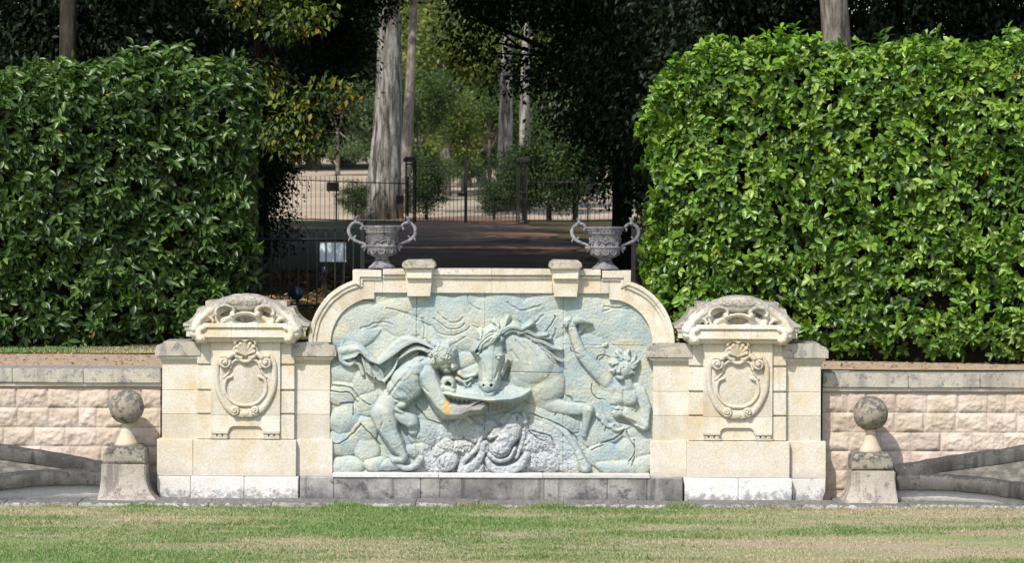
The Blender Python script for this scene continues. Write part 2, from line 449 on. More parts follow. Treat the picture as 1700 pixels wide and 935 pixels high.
# ------------------------------------------------------------------ carved height fields
class HF:
    """stone carving as a height field; all numbers in photograph pixels (150 = one metre)"""
    def __init__(s, u0, u1, v0, v1, step):
        s.u = np.arange(u0, u1 + step * .5, step); s.v = np.arange(v0, v1 + step * .5, step)
        s.U, s.V = np.meshgrid(s.u, s.v); s.step = step
        s.H = np.full(s.U.shape, -60.0)

    def win(s, a0, a1, b0, b1):
        i0, i1 = np.searchsorted(s.u, [a0, a1]); j0, j1 = np.searchsorted(s.v, [b0, b1])
        return slice(max(j0, 0), max(j1, 0)), slice(max(i0, 0), max(i1, 0))

    @staticmethod
    def smax(a, b, k): return np.maximum(a, b) + np.maximum(k - np.abs(a - b), 0) ** 2 / (4 * k)

    def cap(s, pts, r, d, flat=1.0, k=2.0, drop=4.0):
        """tapering rounded limb along a polyline: r radius, d depth of its axis"""
        n = len(pts)
        r = [r] * n if not hasattr(r, '__len__') else r
        d = [d] * n if not hasattr(d, '__len__') else d
        if n == 1: pts, r, d, n = [pts[0], (pts[0][0] + .01, pts[0][1])], [r[0]] * 2, [d[0]] * 2, 2
        rm = max(r) + 6
        us = [p[0] for p in pts]; vs = [p[1] for p in pts]
        w = s.win(min(us) - rm, max(us) + rm, min(vs) - rm, max(vs) + rm)
        U, V = s.U[w], s.V[w]
        if U.size == 0: return s
        best = np.full(U.shape, -60.0)
        for i in range(n - 1):
            (a, b), (c, e) = pts[i], pts[i + 1]
            L2 = (c - a) ** 2 + (e - b) ** 2 + 1e-9
            t = np.clip(((U - a) * (c - a) + (V - b) * (e - b)) / L2, 0, 1)
            q = np.hypot(U - a - t * (c - a), V - b - t * (e - b))
            rr = r[i] + t * (r[i + 1] - r[i]); dd = d[i] + t * (d[i + 1] - d[i])
            h = np.where(q < rr, dd + flat * np.sqrt(np.maximum(rr * rr - q * q, 0)), dd - drop * (q - rr))
            best = np.maximum(best, h)
        s.H[w] = s.smax(s.H[w], best, k); return s

    def ell(s, u, v, ru, rv, ang, d, h, k=2.0, drop=4.0):
        rm = max(ru, rv) + 6
        w = s.win(u - rm, u + rm, v - rm, v + rm)
        U, V = s.U[w] - u, s.V[w] - v
        if U.size == 0: return s
        a = R(ang); x = (U * math.cos(a) + V * math.sin(a)) / ru; y = (-U * math.sin(a) + V * math.cos(a)) / rv
        q = np.hypot(x, y)
        hh = np.where(q < 1, d + h * np.sqrt(np.maximum(1 - q * q, 0)), d - drop * (q - 1) * min(ru, rv))
        s.H[w] = s.smax(s.H[w], hh, k); return s

    def cut(s, u, v, ru, rv, ang, depth, p=1.0):
        rm = max(ru, rv) + 2
        w = s.win(u - rm, u + rm, v - rm, v + rm)
        U, V = s.U[w] - u, s.V[w] - v
        a = R(ang); x = (U * math.cos(a) + V * math.sin(a)) / ru; y = (-U * math.sin(a) + V * math.cos(a)) / rv
        s.H[w] = s.H[w] - depth * np.maximum(1 - x * x - y * y, 0) ** p; return s

    def groove(s, pts, wd, depth):
        us = [p[0] for p in pts]; vs = [p[1] for p in pts]; rm = wd * 3
        w = s.win(min(us) - rm, max(us) + rm, min(vs) - rm, max(vs) + rm)
        U, V = s.U[w], s.V[w]
        if U.size == 0: return s
        q = np.full(U.shape, 1e9)
        for (a, b), (c, e) in zip(pts, pts[1:]):
            t = np.clip(((U - a) * (c - a) + (V - b) * (e - b)) / ((c - a) ** 2 + (e - b) ** 2 + 1e-9), 0, 1)
            q = np.minimum(q, np.hypot(U - a - t * (c - a), V - b - t * (e - b)))
        s.H[w] = s.H[w] - depth * np.exp(-(q / wd) ** 2); return s

    def rough(s, amp, scale, seed):
        s.H = s.H + amp * fbm(s.U * scale, s.V * scale, None, seed, 4, 0.55); return s

    def mesh(s, name, mask, Y0, ds=1.0, floor=None, ref=0.0):
        """mask over vertices; H clipped at floor"""
        H = s.H if floor is None else np.maximum(s.H, floor)
        h, w = H.shape
        c = mask[:-1, :-1] | mask[1:, :-1] | mask[:-1, 1:] | mask[1:, 1:]
        idx = np.arange(h * w).reshape(h, w)
        F = np.stack([idx[:-1, :-1][c], idx[1:, :-1][c], idx[1:, 1:][c], idx[:-1, 1:][c]], 1)
        used = np.unique(F); rem = np.zeros(h * w, np.int64); rem[used] = np.arange(len(used))
        sc = (D + ref) / D / PPM
        V = np.stack([(s.U.ravel() - 850) * sc, Y0 - H.ravel() * ds / PPM, EYE - (s.V.ravel() - HZ) * sc], 1)[used]
        return mesh_np(name, V, rem[F], True)


def arc(cu, cv, ru, rv, a0, a1, n=14):
    return [(cu + ru * math.cos(R(a0 + (a1 - a0) * i / n)), cv - rv * math.sin(R(a0 + (a1 - a0) * i / n))) for i in range(n + 1)]


def spiral(cu, cv, r0, r1, a0, turns, n=26, m=1):
    return [(cu + m * (r0 + (r1 - r0) * i / n) * math.cos(R(a0 + 360 * turns * i / n)), cv - (r0 + (r1 - r0) * i / n) * math.sin(R(a0 + 360 * turns * i / n))) for i in range(n + 1)]


def lerp(a, b, n): return [a + (b - a) * i / (n - 1) for i in range(n)]


def smooth_pts(pts, n=6):
    """Catmull-Rom through (u,v,...) tuples"""
    P = [np.array(p, float) for p in pts]; P = [2 * P[0] - P[1]] + P + [2 * P[-1] - P[-2]]
    o = []
    for i in range(1, len(P) - 2):
        for k in range(n):
            t = k / n; a, b, c, d = P[i - 1:i + 3]
            o.append(0.5 * (2 * b + (c - a) * t + (2 * a - 5 * b + 4 * c - d) * t * t + (3 * b - a - 3 * c + d) * t ** 3))
    o.append(P[-2])
    return [tuple(x) for x in o]


def strand(hf, pts, r0, r1, d0, d1, flat=1.0, k=1.5, n=5, bulge=0.0):
    q = smooth_pts(pts, n); m = len(q)
    rr = [(r0 + (r1 - r0) * i / (m - 1)) + bulge * math.sin(math.pi * i / (m - 1)) for i in range(m)]
    hf.cap(q, rr, lerp(d0, d1, m), flat, k)


# =================================================================== RELIEF FOUNTAIN
CU = 817.0                                                   # axis of the monument
ARU, ARV, ARR = 624.0, 570.0, 74.0                           # inner arch centre and radius
def mir(p): return (2 * CU - p[0], p[1])


fountain = empty('relief_fountain', (X(CU), 0.1, 0.0),
                 'arched limestone fountain front framing a blue-grey carved relief of a man watering a horse', 'fountain')
YR, RS = 0.12, 0.86                                           # plane of the relief ground, depth scale
ST = 0.75
bg = HF(544, 1090, 482, 793, ST)
TU, TV = bg.U, bg.V
bg.U = TU + 7 * fbm(TU / 38, TV / 38, None, 61, 3, .42); bg.V = TV + 6 * fbm(TU / 38, TV / 38, None, 71, 3, .42)
bg.H[:] = 1.2 * fbm(bg.U / 70, bg.V / 70, None, 3, 3)
rr_ = random.Random(5)
# clouds along the top: low swelling lobes with creases between
for (u, v, a, b, an, h) in [(590, 535, 48, 26, -25, 5), (640, 515, 44, 18, -12, 5), (668, 540, 40, 22, 10, 5), (705, 508, 46, 17, 5, 5), (740, 530, 46, 34, 20, 8),
                            (770, 505, 34, 18, -10, 6), (722, 560, 34, 22, 30, 6), (765, 560, 36, 24, -20, 6), (800, 520, 38, 24, 0, 6), (850, 510, 46, 20, 8, 6),
                            (905, 505, 40, 20, -16, 6), (915, 535, 34, 26, 30, 5), (880, 530, 34, 16, 0, 4), (985, 520, 50, 30, 30, 4), (1040, 545, 44, 30, 45, 4),
                            (985, 575, 24, 26, 10, 5), (568, 560, 24, 22, 0, 5), (600, 560, 36, 15, -15, 6), (770, 600, 24, 16, 0, 7), (752, 590, 22, 18, 0, 6),
                            (786, 618, 22, 12, -10, 8), (945, 600, 34, 40, 0, 4), (1062, 600, 26, 40, 0, 3), (960, 640, 34, 30, 10, 5),
                            # rocks, left and low
                            (574, 622, 24, 20, 10, 9), (600, 640, 26, 22, 40, 10), (572, 655, 28, 22, 0, 9), (610, 672, 24, 24, 60, 9), (575, 695, 32, 26, -10, 11), (606, 715, 26, 24, 50, 11),
                            (570, 735, 30, 22, 0, 10), (612, 748, 28, 20, 30, 10), (575, 772, 36, 18, -5, 13), (628, 772, 22, 13, 10, 15), (650, 778, 26, 10, 0, 14),
                            (690, 672, 22, 26, 40, 6), (715, 690, 26, 26, 30, 7), (705, 720, 28, 26, 0, 11), (735, 722, 22, 20, 20, 12), (700, 752, 24, 18, 0, 12), (722, 765, 18, 20, 20, 13),
                            (925, 700, 40, 20, 15, 9), (905, 725, 36, 30, 20, 12), (930, 750, 34, 28, 30, 12), (900, 768, 36, 20, 0, 14), (948, 772, 26, 18, 0, 13),
                            (985, 715, 26, 30, 10, 7), (1010, 718, 24, 18, 0, 8), (1000, 755, 30, 24, -20, 9), (1050, 745, 34, 24, -15, 10), (1035, 772, 40, 16, 0, 12), (1062, 770, 24, 20, 0, 12), (1010, 776, 20, 14, 0, 12),
                            (1055, 720, 28, 16, 10, 8), (900, 690, 30, 18, 10, 9)]:
    bg.ell(u, v, a, b, an, -1.0, h, 1.6, 0.35)
for (u, v, r, d) in [(762, 712, 15, 6), (776, 700, 14, 5), (790, 715, 16, 6), (812, 706, 13, 5), (744, 742, 16, 7), (770, 742, 15, 6), (800, 742, 14, 5),
                     (842, 700, 14, 4), (872, 715, 16, 4), (885, 742, 18, 4), (735, 775, 14, 8), (790, 778, 14, 6)]:
    bg.ell(u, v, r, r * rr_.uniform(.8, 1.2), rr_.uniform(0, 90), d, r * .5, 2.2, 1.2)
# wind lines swirling through the clouds
for c in [arc(742, 524, 30, 20, 200, 330), arc(742, 528, 40, 30, 215, 330), arc(745, 520, 22, 13, 190, 340), arc(735, 535, 52, 40, 230, 320),
          [(640, 512), (680, 522), (712, 545), (738, 570)], [(600, 545), (622, 536), (650, 540)], arc(880, 520, 26, 14, 220, 330), arc(905, 545, 20, 24, 250, 350),
          [(700, 528), (704, 548), (700, 566)], [(775, 490), (782, 505), (800, 516)], [(840, 505), (862, 512), (900, 508)], arc(1030, 545, 46, 40, 60, 130), arc(1015, 520, 30, 14, 20, 120)]:
    bg.groove(c, 1.6, 1.7)
for p in [((960, 590), (985, 572), (1010, 566)), ((560, 590), (566, 570), (585, 560))]:
    strand(bg, list(p), 4, 2, 2, 2, 0.6)
for c in [[(556, 640), (580, 648), (600, 668), (622, 676)], [(562, 670), (585, 672), (590, 690)], [(556, 735), (580, 728), (600, 706)], [(600, 708), (618, 730), (636, 742)],
          [(930, 640), (934, 665), (922, 690)], [(936, 660), (950, 674), (975, 672)], [(1000, 735), (1020, 728), (1040, 706)], [(985, 748), (1002, 738)], [(1040, 716), (1052, 745), (1044, 770)],
          [(880, 690), (912, 700), (940, 716), (958, 740)], [(885, 718), (910, 730), (920, 748)], [(690, 670), (712, 700), (740, 706)]]:
    bg.groove(c, 1.2, 3.4)
for k in range(16):
    a = rr_.uniform(0, 6.28); u, v = rr_.uniform(555, 1075), rr_.uniform(500, 785); q = [(u, v)]
    for j in range(rr_.randint(3, 6)):
        a += rr_.uniform(-.8, .8); u += 11 * math.cos(a); v += 8 * math.sin(a); q.append((u, v))
    bg.groove(q, .8, rr_.uniform(2.2, 3.8))
bg.U, bg.V = TU, TV
bg.rough(0.5, 0.06, 11)
bg.rough(0.22, 0.35, 12)
low = np.clip((bg.V - 690) / 60, 0, 1) * np.clip(1 - np.abs(bg.U - 820) / 170, 0, 1)
bg.H += low * 2.6 * fbm(bg.U * 0.2, bg.V * 0.2, None, 21, 4, 0.6)
for u in (692.5, 806.0, 936.5):
    bg.groove([(u, 485), (u, 793)], 0.6, 1.6)
bg.groove([(848, 617), (936, 619)], 0.6, 2.0)
bg.groove([(936, 572), (1075, 574)], 0.5, 0.8)
_b = bg.H.copy()
for ax in (0, 1):
    _b = (np.roll(_b, 4, ax) + np.roll(_b, -4, ax) + np.roll(_b, 2, ax) + np.roll(_b, -2, ax) + _b) / 5
bg.H += np.clip(.8 * (bg.H - _b), -2.2, 1.2)
BGH = bg.H.copy()


def inside_arch(U, V, pad=5.0):
    du = np.abs(U - CU); c = CU - ARU
    x = np.maximum(du - c, 0); y = np.maximum(ARV - V, 0)
    return (np.hypot(x, y) < ARR + pad) & (du < CU - 546)


me = bg.mesh('relief_slab', inside_arch(bg.U, bg.V, 9), YR, RS, ref=0.1)
link('relief_slab', me, M['relief'], fountain)


def crisp(H, amt, rad):
    """sharpen the carving: exaggerate arrises and hollows"""
    B = H
    for ax in (0, 1):
        for _ in range(2):
            P = np.pad(B, [(rad, rad) if k == ax else (0, 0) for k in (0, 1)], mode='edge'); cs = np.cumsum(P, ax)
            n = B.shape[ax]; w = 2 * rad + 1
            z = np.zeros_like(np.take(cs, [0], ax)); cs = np.concatenate([z, cs], ax)
            B = (np.take(cs, np.arange(w, w + n), ax) - np.take(cs, np.arange(0, n), ax)) / w
    return H + np.clip(amt * (H - B), -2.6, 1.6)


def figure(name, hf, label=None):
    on = hf.H > BGH
    hf.H = np.where(on, crisp(np.maximum(hf.H, BGH), .75, 5), hf.H)
    hf.rough(0.42, 0.14, 31 + len(name)); hf.rough(0.16, 0.5, 41)
    mk = (hf.H > BGH + 0.4) & inside_arch(hf.U, hf.V, 3)
    m = hf.mesh(name, mk, YR, RS, floor=BGH - 2.5, ref=0.1)
    o = link(name, m, M['relief'], fountain)
    if label: o['label'] = label
    return o


def fig(): return HF(544, 1090, 482, 793, ST)


# ---- stooping man
f = fig()
f.cap([(699, 612), (690, 622), (676, 634), (664, 646)], [21, 25, 26, 21], [16, 17, 15, 12], 0.95, 4)          # rib cage and back
f.cap([(688, 640), (673, 652), (662, 658)], [19, 18, 14], [18, 17, 14], 0.95, 4)                              # chest hanging forward, belly
f.cap([(668, 650), (652, 662), (640, 684)], [17, 17, 20], [12, 11, 12], 0.9, 4)                                # waist to hip
f.cap([(638, 688), (643, 704), (651, 724)], [20.5, 18, 12.5], [13, 15, 17], 0.9, 3)                             # near thigh
f.cap([(651, 722), (660, 738), (671, 757)], [12.5, 11, 6.2], [17, 17, 16], 1, 2.5)                             # shin
f.ell(656, 730, 8, 13, -25, 20, 9, 4)                                                                          # calf
f.cap([(671, 757), (668, 763), (655, 764)], [6.4, 5.5, 3.6], [16, 17, 18], 0.9, 2)                             # foot
f.cap([(646, 676), (664, 690), (684, 700)], [13, 11, 11.5], [8, 12, 14], 0.9, 3)                               # far thigh and bent knee
f.cap([(686, 703), (688, 716)], [10.5, 9], [12, 7], 0.9, 3)
f.ell(668, 672, 9, 7, -20, 20, 8, 3)                                                                           # loin cloth knot
strand(f, [(660, 664), (668, 672), (680, 668)], 4, 2.5, 24, 18, .9)
strand(f, [(655, 676), (664, 684), (668, 698)], 4, 2.2, 22, 18, .9)
strand(f, [(660, 680), (672, 688), (674, 702)], 3.4, 2, 22, 17, .9)
f.cap([(703, 607), (709, 622)], [16, 17], [18, 25], 0.95, 4)                                                   # shoulder
f.cap([(708, 622), (718, 642), (734, 668)], [17, 14.5, 11], [26, 30, 35], 1, 3)                                # upper arm
f.ell(722, 648, 9, 16, -28, 34, 9, 4)                                                                          # biceps
f.cap([(735, 670), (745, 680), (764, 681), (782, 676)], [11, 10.5, 9, 6], [35, 38, 42, 45], 1, 2.5)            # elbow, forearm
f.cap([(782, 676), (793, 676)], [6, 5], [46, 47], 0.8, 2)                                                      # hand under the shell
for i, (dv, l) in enumerate(((-4, 9), (-1.3, 11), (1.4, 11), (4, 8))):
    f.cap([(791, 675.5 + dv * .7), (796 + l * .4, 673.5 + dv), (795 + l, 671 + dv)], [2, 1.9, 1.5], [49, 50, 50], 1, .8)
f.cap([(785, 671), (792, 666), (797, 664)], [2.4, 2, 1.6], [48, 51, 52], 1, .8)                                # thumb
f.cap([(709, 606), (724, 600)], [12, 11], [22, 26], 0.95, 4)                                                   # neck
f.ell(735, 589, 18, 19.5, 20, 26, 20, 3)                                                                       # skull
f.ell(740, 601, 12.5, 13, 25, 24, 14, 3)                                                                       # face
f.cap([(750, 603), (753, 609)], [2.4, 2.7], [31, 33], 1, 1.5)                                                # nose
f.ell(742, 613, 5.5, 4.5, 20, 25, 7, 2.5)                                                                          # chin and mouth
f.cut(746, 611, 3.2, 1.2, -15, 2.0); f.cut(746, 603.5, 2.8, 1.6, -15, 2.4); f.cut(738, 605, 2.8, 1.6, -15, 2.0)
f.ell(721, 599, 3.4, 5.2, 15, 41, 3.2, 1)                                                                      # ear
f.cut(721, 599, 1.5, 3.0, 15, 2.0)
for i in range(70):                                                                                            # curls
    a = rr_.uniform(-3.3, 0.75); q = rr_.uniform(.05, 1.02)
    cu, cv = 734 + 18 * q * math.cos(a), 590 + 19 * q * math.sin(a)
    hh = 26 + 20 * math.sqrt(max(0, 1 - min(q, .97) ** 2))
    f.cap(arc(cu, cv, 2.6, 2.2, rr_.uniform(0, 360), rr_.uniform(0, 360) + 200, 5), 1.15, hh - .2, 1, .5)
# muscles: spine furrow, ribs, shoulder blade, hip crease
f.groove([(704, 598), (684, 612), (664, 634), (648, 656)], 2.2, 2.2)
f.ell(694, 612, 11, 8, -35, 38.5, 4, 5); f.ell(676, 622, 12, 7, -40, 36, 4, 5)
for i in range(4): f.groove([(678 - i * 6, 636 + i * 4.5), (688 - i * 6, 645 + i * 4), (692 - i * 6, 654 + i * 3)], 1.5, .5)
f.groove([(645, 652), (658, 664), (676, 664)], 1.8, 2.2); f.groove([(628, 668), (638, 700), (634, 712)], 1.8, 1.4)
f.groove([(697, 622), (702, 640), (712, 650)], 1.7, 2.2)
f.groove([(650, 700), (660, 716), (662, 722)], 1.6, 1.4)
for i in range(4): f.groove([(655 - i * .2, 762.5 + i * 1.0), (651, 763 + i * 1.0)], .5, 1.2)
figure('carved_man', f, 'nude man stooping to hold the shell')

# ---- wind-blown cloak
f = fig()


def ribbon(hf, A, B, bul=3.0, k=1.2, n=90, m=36, wav=None):
    """cloth between two edges A and B, each [(u,v,d)...]"""
    a = np.array(smooth_pts(A, 12)); b = np.array(smooth_pts(B, 12))
    t = np.linspace(0, 1, n * 4)
    ia = np.stack([np.interp(t, np.linspace(0, 1, len(a)), a[:, c]) for c in range(3)], 1)
    ib = np.stack([np.interp(t, np.linspace(0, 1, len(b)), b[:, c]) for c in range(3)], 1)
    s = np.linspace(0, 1, m * 3)[:, None, None]
    P = ia[None] * (1 - s) + ib[None] * s
    dd = P[..., 2] + bul * np.sin(np.pi * s[..., 0]) + (wav(s[..., 0], t[None]) if wav else 0)
    iu = np.rint((P[..., 0] - hf.u[0]) / hf.step).astype(int); iv = np.rint((P[..., 1] - hf.v[0]) / hf.step).astype(int)
    ok = (iu >= 0) & (iu < len(hf.u)) & (iv >= 0) & (iv < len(hf.v))
    T = np.full(hf.H.shape, -60.0)
    np.maximum.at(T, (iv[ok], iu[ok]), dd[ok])
    for _ in range(2):                                     # close pinholes, soften
        n4 = np.stack([np.roll(T, 1, 0), np.roll(T, -1, 0), np.roll(T, 1, 1), np.roll(T, -1, 1)])
        cnt = (n4 > -50).sum(0); av = np.where(n4 > -50, n4, 0).sum(0) / np.maximum(cnt, 1)
        T = np.where(T > -50, .5 * T + .5 * np.where(cnt > 0, av, T), np.where(cnt >= 3, av, T))
    hf.H = hf.smax(hf.H, T, k)


# lower hollow sheet, then the bright folded bands over it
ribbon(f, [(598, 582, 9), (618, 600, 7), (645, 590, 9), (672, 574, 12), (700, 572, 14)], [(590, 602, 4), (606, 628, 7), (640, 638, 8), (668, 610, 10), (694, 592, 12)], 0,
       wav=lambda s, t: 2.0 * np.sin(s * 14 + t * 10))
ribbon(f, [(722, 576, 30), (692, 561, 30), (668, 560, 27), (648, 575, 25), (630, 594, 20), (622, 602, 17)],
          [(722, 580, 32), (694, 569, 34), (674, 576, 33), (655, 590, 31), (636, 603, 27), (630, 606, 22)], 2.5)
ribbon(f, [(718, 582, 28), (700, 574, 26), (684, 576, 25), (668, 588, 22)], [(712, 586, 29), (698, 581, 29), (684, 584, 28), (662, 598, 24)], 1.5)
ribbon(f, [(664, 590, 21), (656, 608, 20), (646, 622, 18), (636, 633, 15)], [(659, 596, 23), (661, 604, 24), (653, 620, 23), (640, 636, 17)], 1)
ribbon(f, [(630, 600, 22), (612, 584, 22), (600, 572, 20), (582, 568, 16), (564, 578, 11)],
          [(632, 606, 25), (614, 600, 27), (600, 587, 26), (590, 594, 22), (564, 600, 12)], 3.0, wav=lambda s, t: 1.6 * np.sin(s * 9 + t * 5))
ribbon(f, [(600, 590, 14), (604, 604, 16), (608, 618, 14)], [(618, 606, 18), (622, 618, 18), (624, 630, 15)], 2, wav=lambda s, t: 1.5 * np.sin(s * 12))
ribbon(f, [(616, 610, 17), (622, 622, 18), (630, 633, 16)], [(626, 606, 20), (636, 618, 20), (640, 632, 16)], -3)
strand(f, [(566, 584), (570, 600), (582, 606), (590, 600)], 5, 3, 12, 14, .8)
strand(f, [(576, 590), (584, 600), (598, 606), (604, 622)], 4, 3, 12, 12, .8)
figure('carved_cloak', f, 'wind-blown cloak streaming behind the stooping man')

# ---- horse
f = fig()
f.cap([(846, 566), (864, 582), (886, 606), (900, 636)], [18, 27, 37, 42], [20, 15, 8, -4], 0.55, 5)           # neck
f.cap([(852, 592), (868, 622), (880, 640)], [14, 26, 30], [12, 4, -4], 0.55, 5)                                # throat and chest
f.cap([(818, 565), (818, 590), (815.5, 615), (813.5, 640)], [17, 20.5, 14.8, 12], [27, 29, 33, 37], 0.9, 4)     # head
f.cap([(838, 580), (840, 597), (832, 614)], [11, 12, 8.5], [20, 21, 24], 0.9, 4)                                 # jaw
f.cap([(813, 640), (813.5, 650)], [12, 9.5], [37, 36], 0.9, 3)                                                 # muzzle
f.cap([(817, 570), (814.5, 628)], [6, 4.4], [42, 44.5], 0.7, 4)                                                      # nasal bone
f.ell(829, 590, 5.8, 3.6, -12, 43, 4.6, 2); f.ell(829, 593.5, 3.2, 2.5, 0, 44, 3.4, .6)                     # eye
f.groove(arc(829, 593.5, 4.6, 3.5, 10, 170), .8, 2.2); f.groove(arc(829, 593.5, 4.6, 3.4, 190, 350), .7, 1.6)
f.ell(801.5, 590, 4.6, 3.6, 0, 36, 4, 2); f.ell(801.5, 593, 2.4, 2, 0, 38, 2.4, .5)
f.cap(arc(817, 638, 3.6, 3.8, -50, 230, 10), 1.5, 45, 1, 1.2); f.cut(817, 638.5, 2.8, 3.2, -20, 11)            # nostrils
f.cap(arc(804.5, 638, 2.6, 3.4, -60, 220, 10), 1.3, 40, 1, 1.2); f.cut(804, 638.5, 2.0, 2.8, 10, 10)
f.groove([(803, 648), (812, 651), (823, 646)], .8, 2.6); f.ell(814, 654, 8, 4, 0, 36, 7, 2)
f.groove([(803, 603), (806, 626)], 1.8, 2.0); f.groove([(831, 603), (824, 626)], 2.0, 2.6)
f.groove([(838, 580), (846, 596), (842, 612)], 2.4, 3.0); f.cut(843, 614, 6, 18, 12, 12)
f.cap([(831, 556), (832, 562), (829, 570)], [2.6, 4.6, 4], [38, 40, 36], 1, 1.5); f.cut(831, 562, 1.5, 4, 10, 4)   # ears
f.cap([(799, 553), (801, 562), (806, 570)], [2.4, 4.2, 4], [30, 33, 34], 1, 1.5); f.cut(801, 561, 1.3, 4, 0, 3)
for p, r, d in [([(826, 556), (814, 562), (802, 572), (795, 586)], 4.4, 46), ([(828, 552), (812, 557), (799, 569), (790, 582)], 3.6, 42), ([(822, 560), (816, 568), (806, 574), (803, 579)], 4.0, 48),
                ([(830, 552), (822, 547), (812, 552), (804, 560)], 3.6, 42), ([(834, 551), (838, 540), (843, 528)], 3.6, 36), ([(824, 550), (828, 541), (822, 535)], 3, 34),
                ([(832, 552), (846, 543), (858, 543), (868, 546), (883, 537)], 4.4, 34), ([(836, 555), (850, 548), (864, 550), (876, 543)], 3.6, 32),
                ([(862, 552), (876, 550), (890, 557), (908, 556)], 3.8, 26), ([(872, 556), (888, 562), (900, 560), (914, 562)], 3, 22),
                ([(884, 564), (902, 568), (918, 577), (933, 580)], 3.4, 20), ([(894, 572), (910, 578), (924, 580)], 2.8, 18), ([(898, 578), (912, 586), (922, 594), (934, 600)], 3.6, 17),
                ([(906, 586), (918, 600), (928, 606)], 2.8, 14), ([(858, 552), (880, 562), (900, 577), (914, 596)], 2.2, 20)]:
    strand(f, p, r, 1.0, d, d - 7, 1.0, 1.0)
    f.groove(smooth_pts(p, 4), .5, 1.5)
f.ell(797, 584, 6, 5, 40, 18, 4, 1); f.cut(794, 583, 5, 4, 30, 9)
for p in [[(858, 566), (872, 580), (880, 600)], [(850, 582), (862, 598), (866, 616)], [(872, 568), (892, 592), (906, 622)]]: f.groove(p, 2.2, 1.6)
f.groove([(848, 617), (936, 619)], .6, 1.6)
# raised foreleg and its hoof, second leg behind the rocks
f.cap([(900, 668), (938, 678), (976, 680)], [18, 12, 8.5], [-4, 3, 9], 0.75, 4)
f.cap([(977, 681), (975, 698), (971, 722)], [9, 6, 4.2], [12, 10, 7], 0.9, 2)
f.cap([(905, 700), (940, 718), (962, 750)], [6, 5, 4.5], [5, 7, 10], 0.6, 3)
f.cap([(962, 752), (967, 764), (973, 776)], [5, 6.5, 8], [13, 15, 15], 0.9, 1.5)
f.groove([(962, 764), (972, 760)], .8, 2)
figure('carved_horse', f, 'horse with flying mane lowering its head to drink')

# ---- shell basin
f = fig()
cu = np.array([728, 734, 745, 775, 815, 851, 868, 880, 884])
vback = np.interp(f.U, cu, [648, 634, 630, 628, 630, 634, 638, 645, 650])
vrim = np.interp(f.U, cu, [648, 651.5, 654, 658.5, 663, 660.5, 656, 649, 648])
vbot = np.interp(f.U, cu, [648, 657, 670, 684, 690, 679, 668, 655, 648])
drim = np.interp(f.U, cu, [14, 34, 44, 54, 58, 52, 44, 26, 14])
ruf = np.sin(f.U * 2 * np.pi / 7.6)
vrim2 = vrim + 0.8 * ruf
t1 = np.clip((f.V - vback) / np.maximum(vrim2 - vback, .1), 0, 1); t2 = np.clip((f.V - vrim2) / np.maximum(vbot - vrim2, .1), 0, 1)
up = 1.2 * fbm(f.U * .12, f.V * .3, None, 4, 3) * t1 * (1 - t1) * 4 + 10 + (drim - 10) * (0.25 * t1 + 0.75 * t1 ** 1.6) + 1.0 * ruf * t1 - 4 * np.sin(np.pi * t1)
dn = drim * (.18 + .82 * (1 - t2) ** 1.5) + ruf * 1.8 * (1 - t2) * np.clip(t2 * 4, 0, 1) - 3 * np.exp(-((t2 - .12) / .08) ** 2)
Hs = np.where(f.V < vrim2, up, dn)
Hs = np.where((f.V > vback) & (f.V < vbot) & (f.U > 729) & (f.U < 883), Hs, -60)
f.H = Hs
q = [(u, float(np.interp(u, cu, [648, 651.5, 654, 658.5, 663, 660.5, 656, 649, 648])) - .8) for u in range(732, 882, 3)]
f.cap(q, 1.7, [float(np.interp(p[0], cu, [14, 34, 44, 54, 58, 52, 44, 26, 14])) + .9 for p in q], 1, 1)
f.cap(arc(745, 637, 7, 7.5, 0, 360, 18), 3.4, 30, 1, 1.5); f.cut(746, 639, 6, 5.5, -30, 14)                    # spout of the shell
f.cap([(738, 644), (752, 650)], [5, 5], [34, 38], .8, 3)
for p in [[(760, 628), (772, 634), (784, 628)], [(772, 634), (776, 643), (782, 636)], [(764, 620), (774, 626), (790, 622)]]: strand(f, p, 2.6, 1.4, 22, 20)
f.rough(.3, .4, 9)
figure('carved_shell_basin', f, 'ribbed shell basin with dark underside')

# ---- reclining figure on the right with raised arm
f = fig()
f.cap([(1010, 634), (1014, 655), (1018, 688)], [16, 17, 15], [-3, -1, 0], 0.7, 5)                              # flank
f.cap([(1010, 636), (1036, 648), (1058, 646)], [14, 15, 11], [2, 5, 2], 0.7, 5)                                # shoulders
f.ell(1046, 659, 17, 15, 10, 4, 13, 4); f.ell(1028, 660, 13, 13, 0, 3, 11, 4)                                  # breast
f.ell(1036, 684, 22, 18, 0, 0, 9, 5)                                                                           # belly
f.cap([(951, 546), (957, 566), (966, 588)], [6.5, 7.8, 9], [14, 12, 10], 1, 2)                                # forearm
f.cap([(966, 588), (984, 608), (1008, 632)], [9, 11, 12.5], [10, 9, 4], 0.95, 3)                               # upper arm
f.ell(950, 538, 7.5, 8, 10, 13, 8, 2)                                                                          # raised hand
for i, (a, l) in enumerate(((105, 8), (125, 8.5), (150, 8), (180, 7))):
    f.cap([(948, 536), (948 + l * .7 * math.cos(R(a)), 536 - l * .7 * math.sin(R(a))), (947 + l * math.cos(R(a + 30)), 537 - l * math.sin(R(a + 30)))], [2.2, 2, 1.6], [18, 19, 17], 1, .7)
f.cap([(954, 533), (960, 528), (966, 530)], [2.6, 2.3, 1.8], [18, 18, 16], 1, .7)
ribbon(f, [(952, 532, 20), (964, 526, 20), (984, 535, 12)], [(956, 538, 17), (968, 536, 18), (984, 538, 10)], 3)
ribbon(f, [(962, 536, 12), (972, 536, 12), (982, 538, 8)], [(960, 556, 5), (964, 552, 6), (972, 544, 6)], -2)
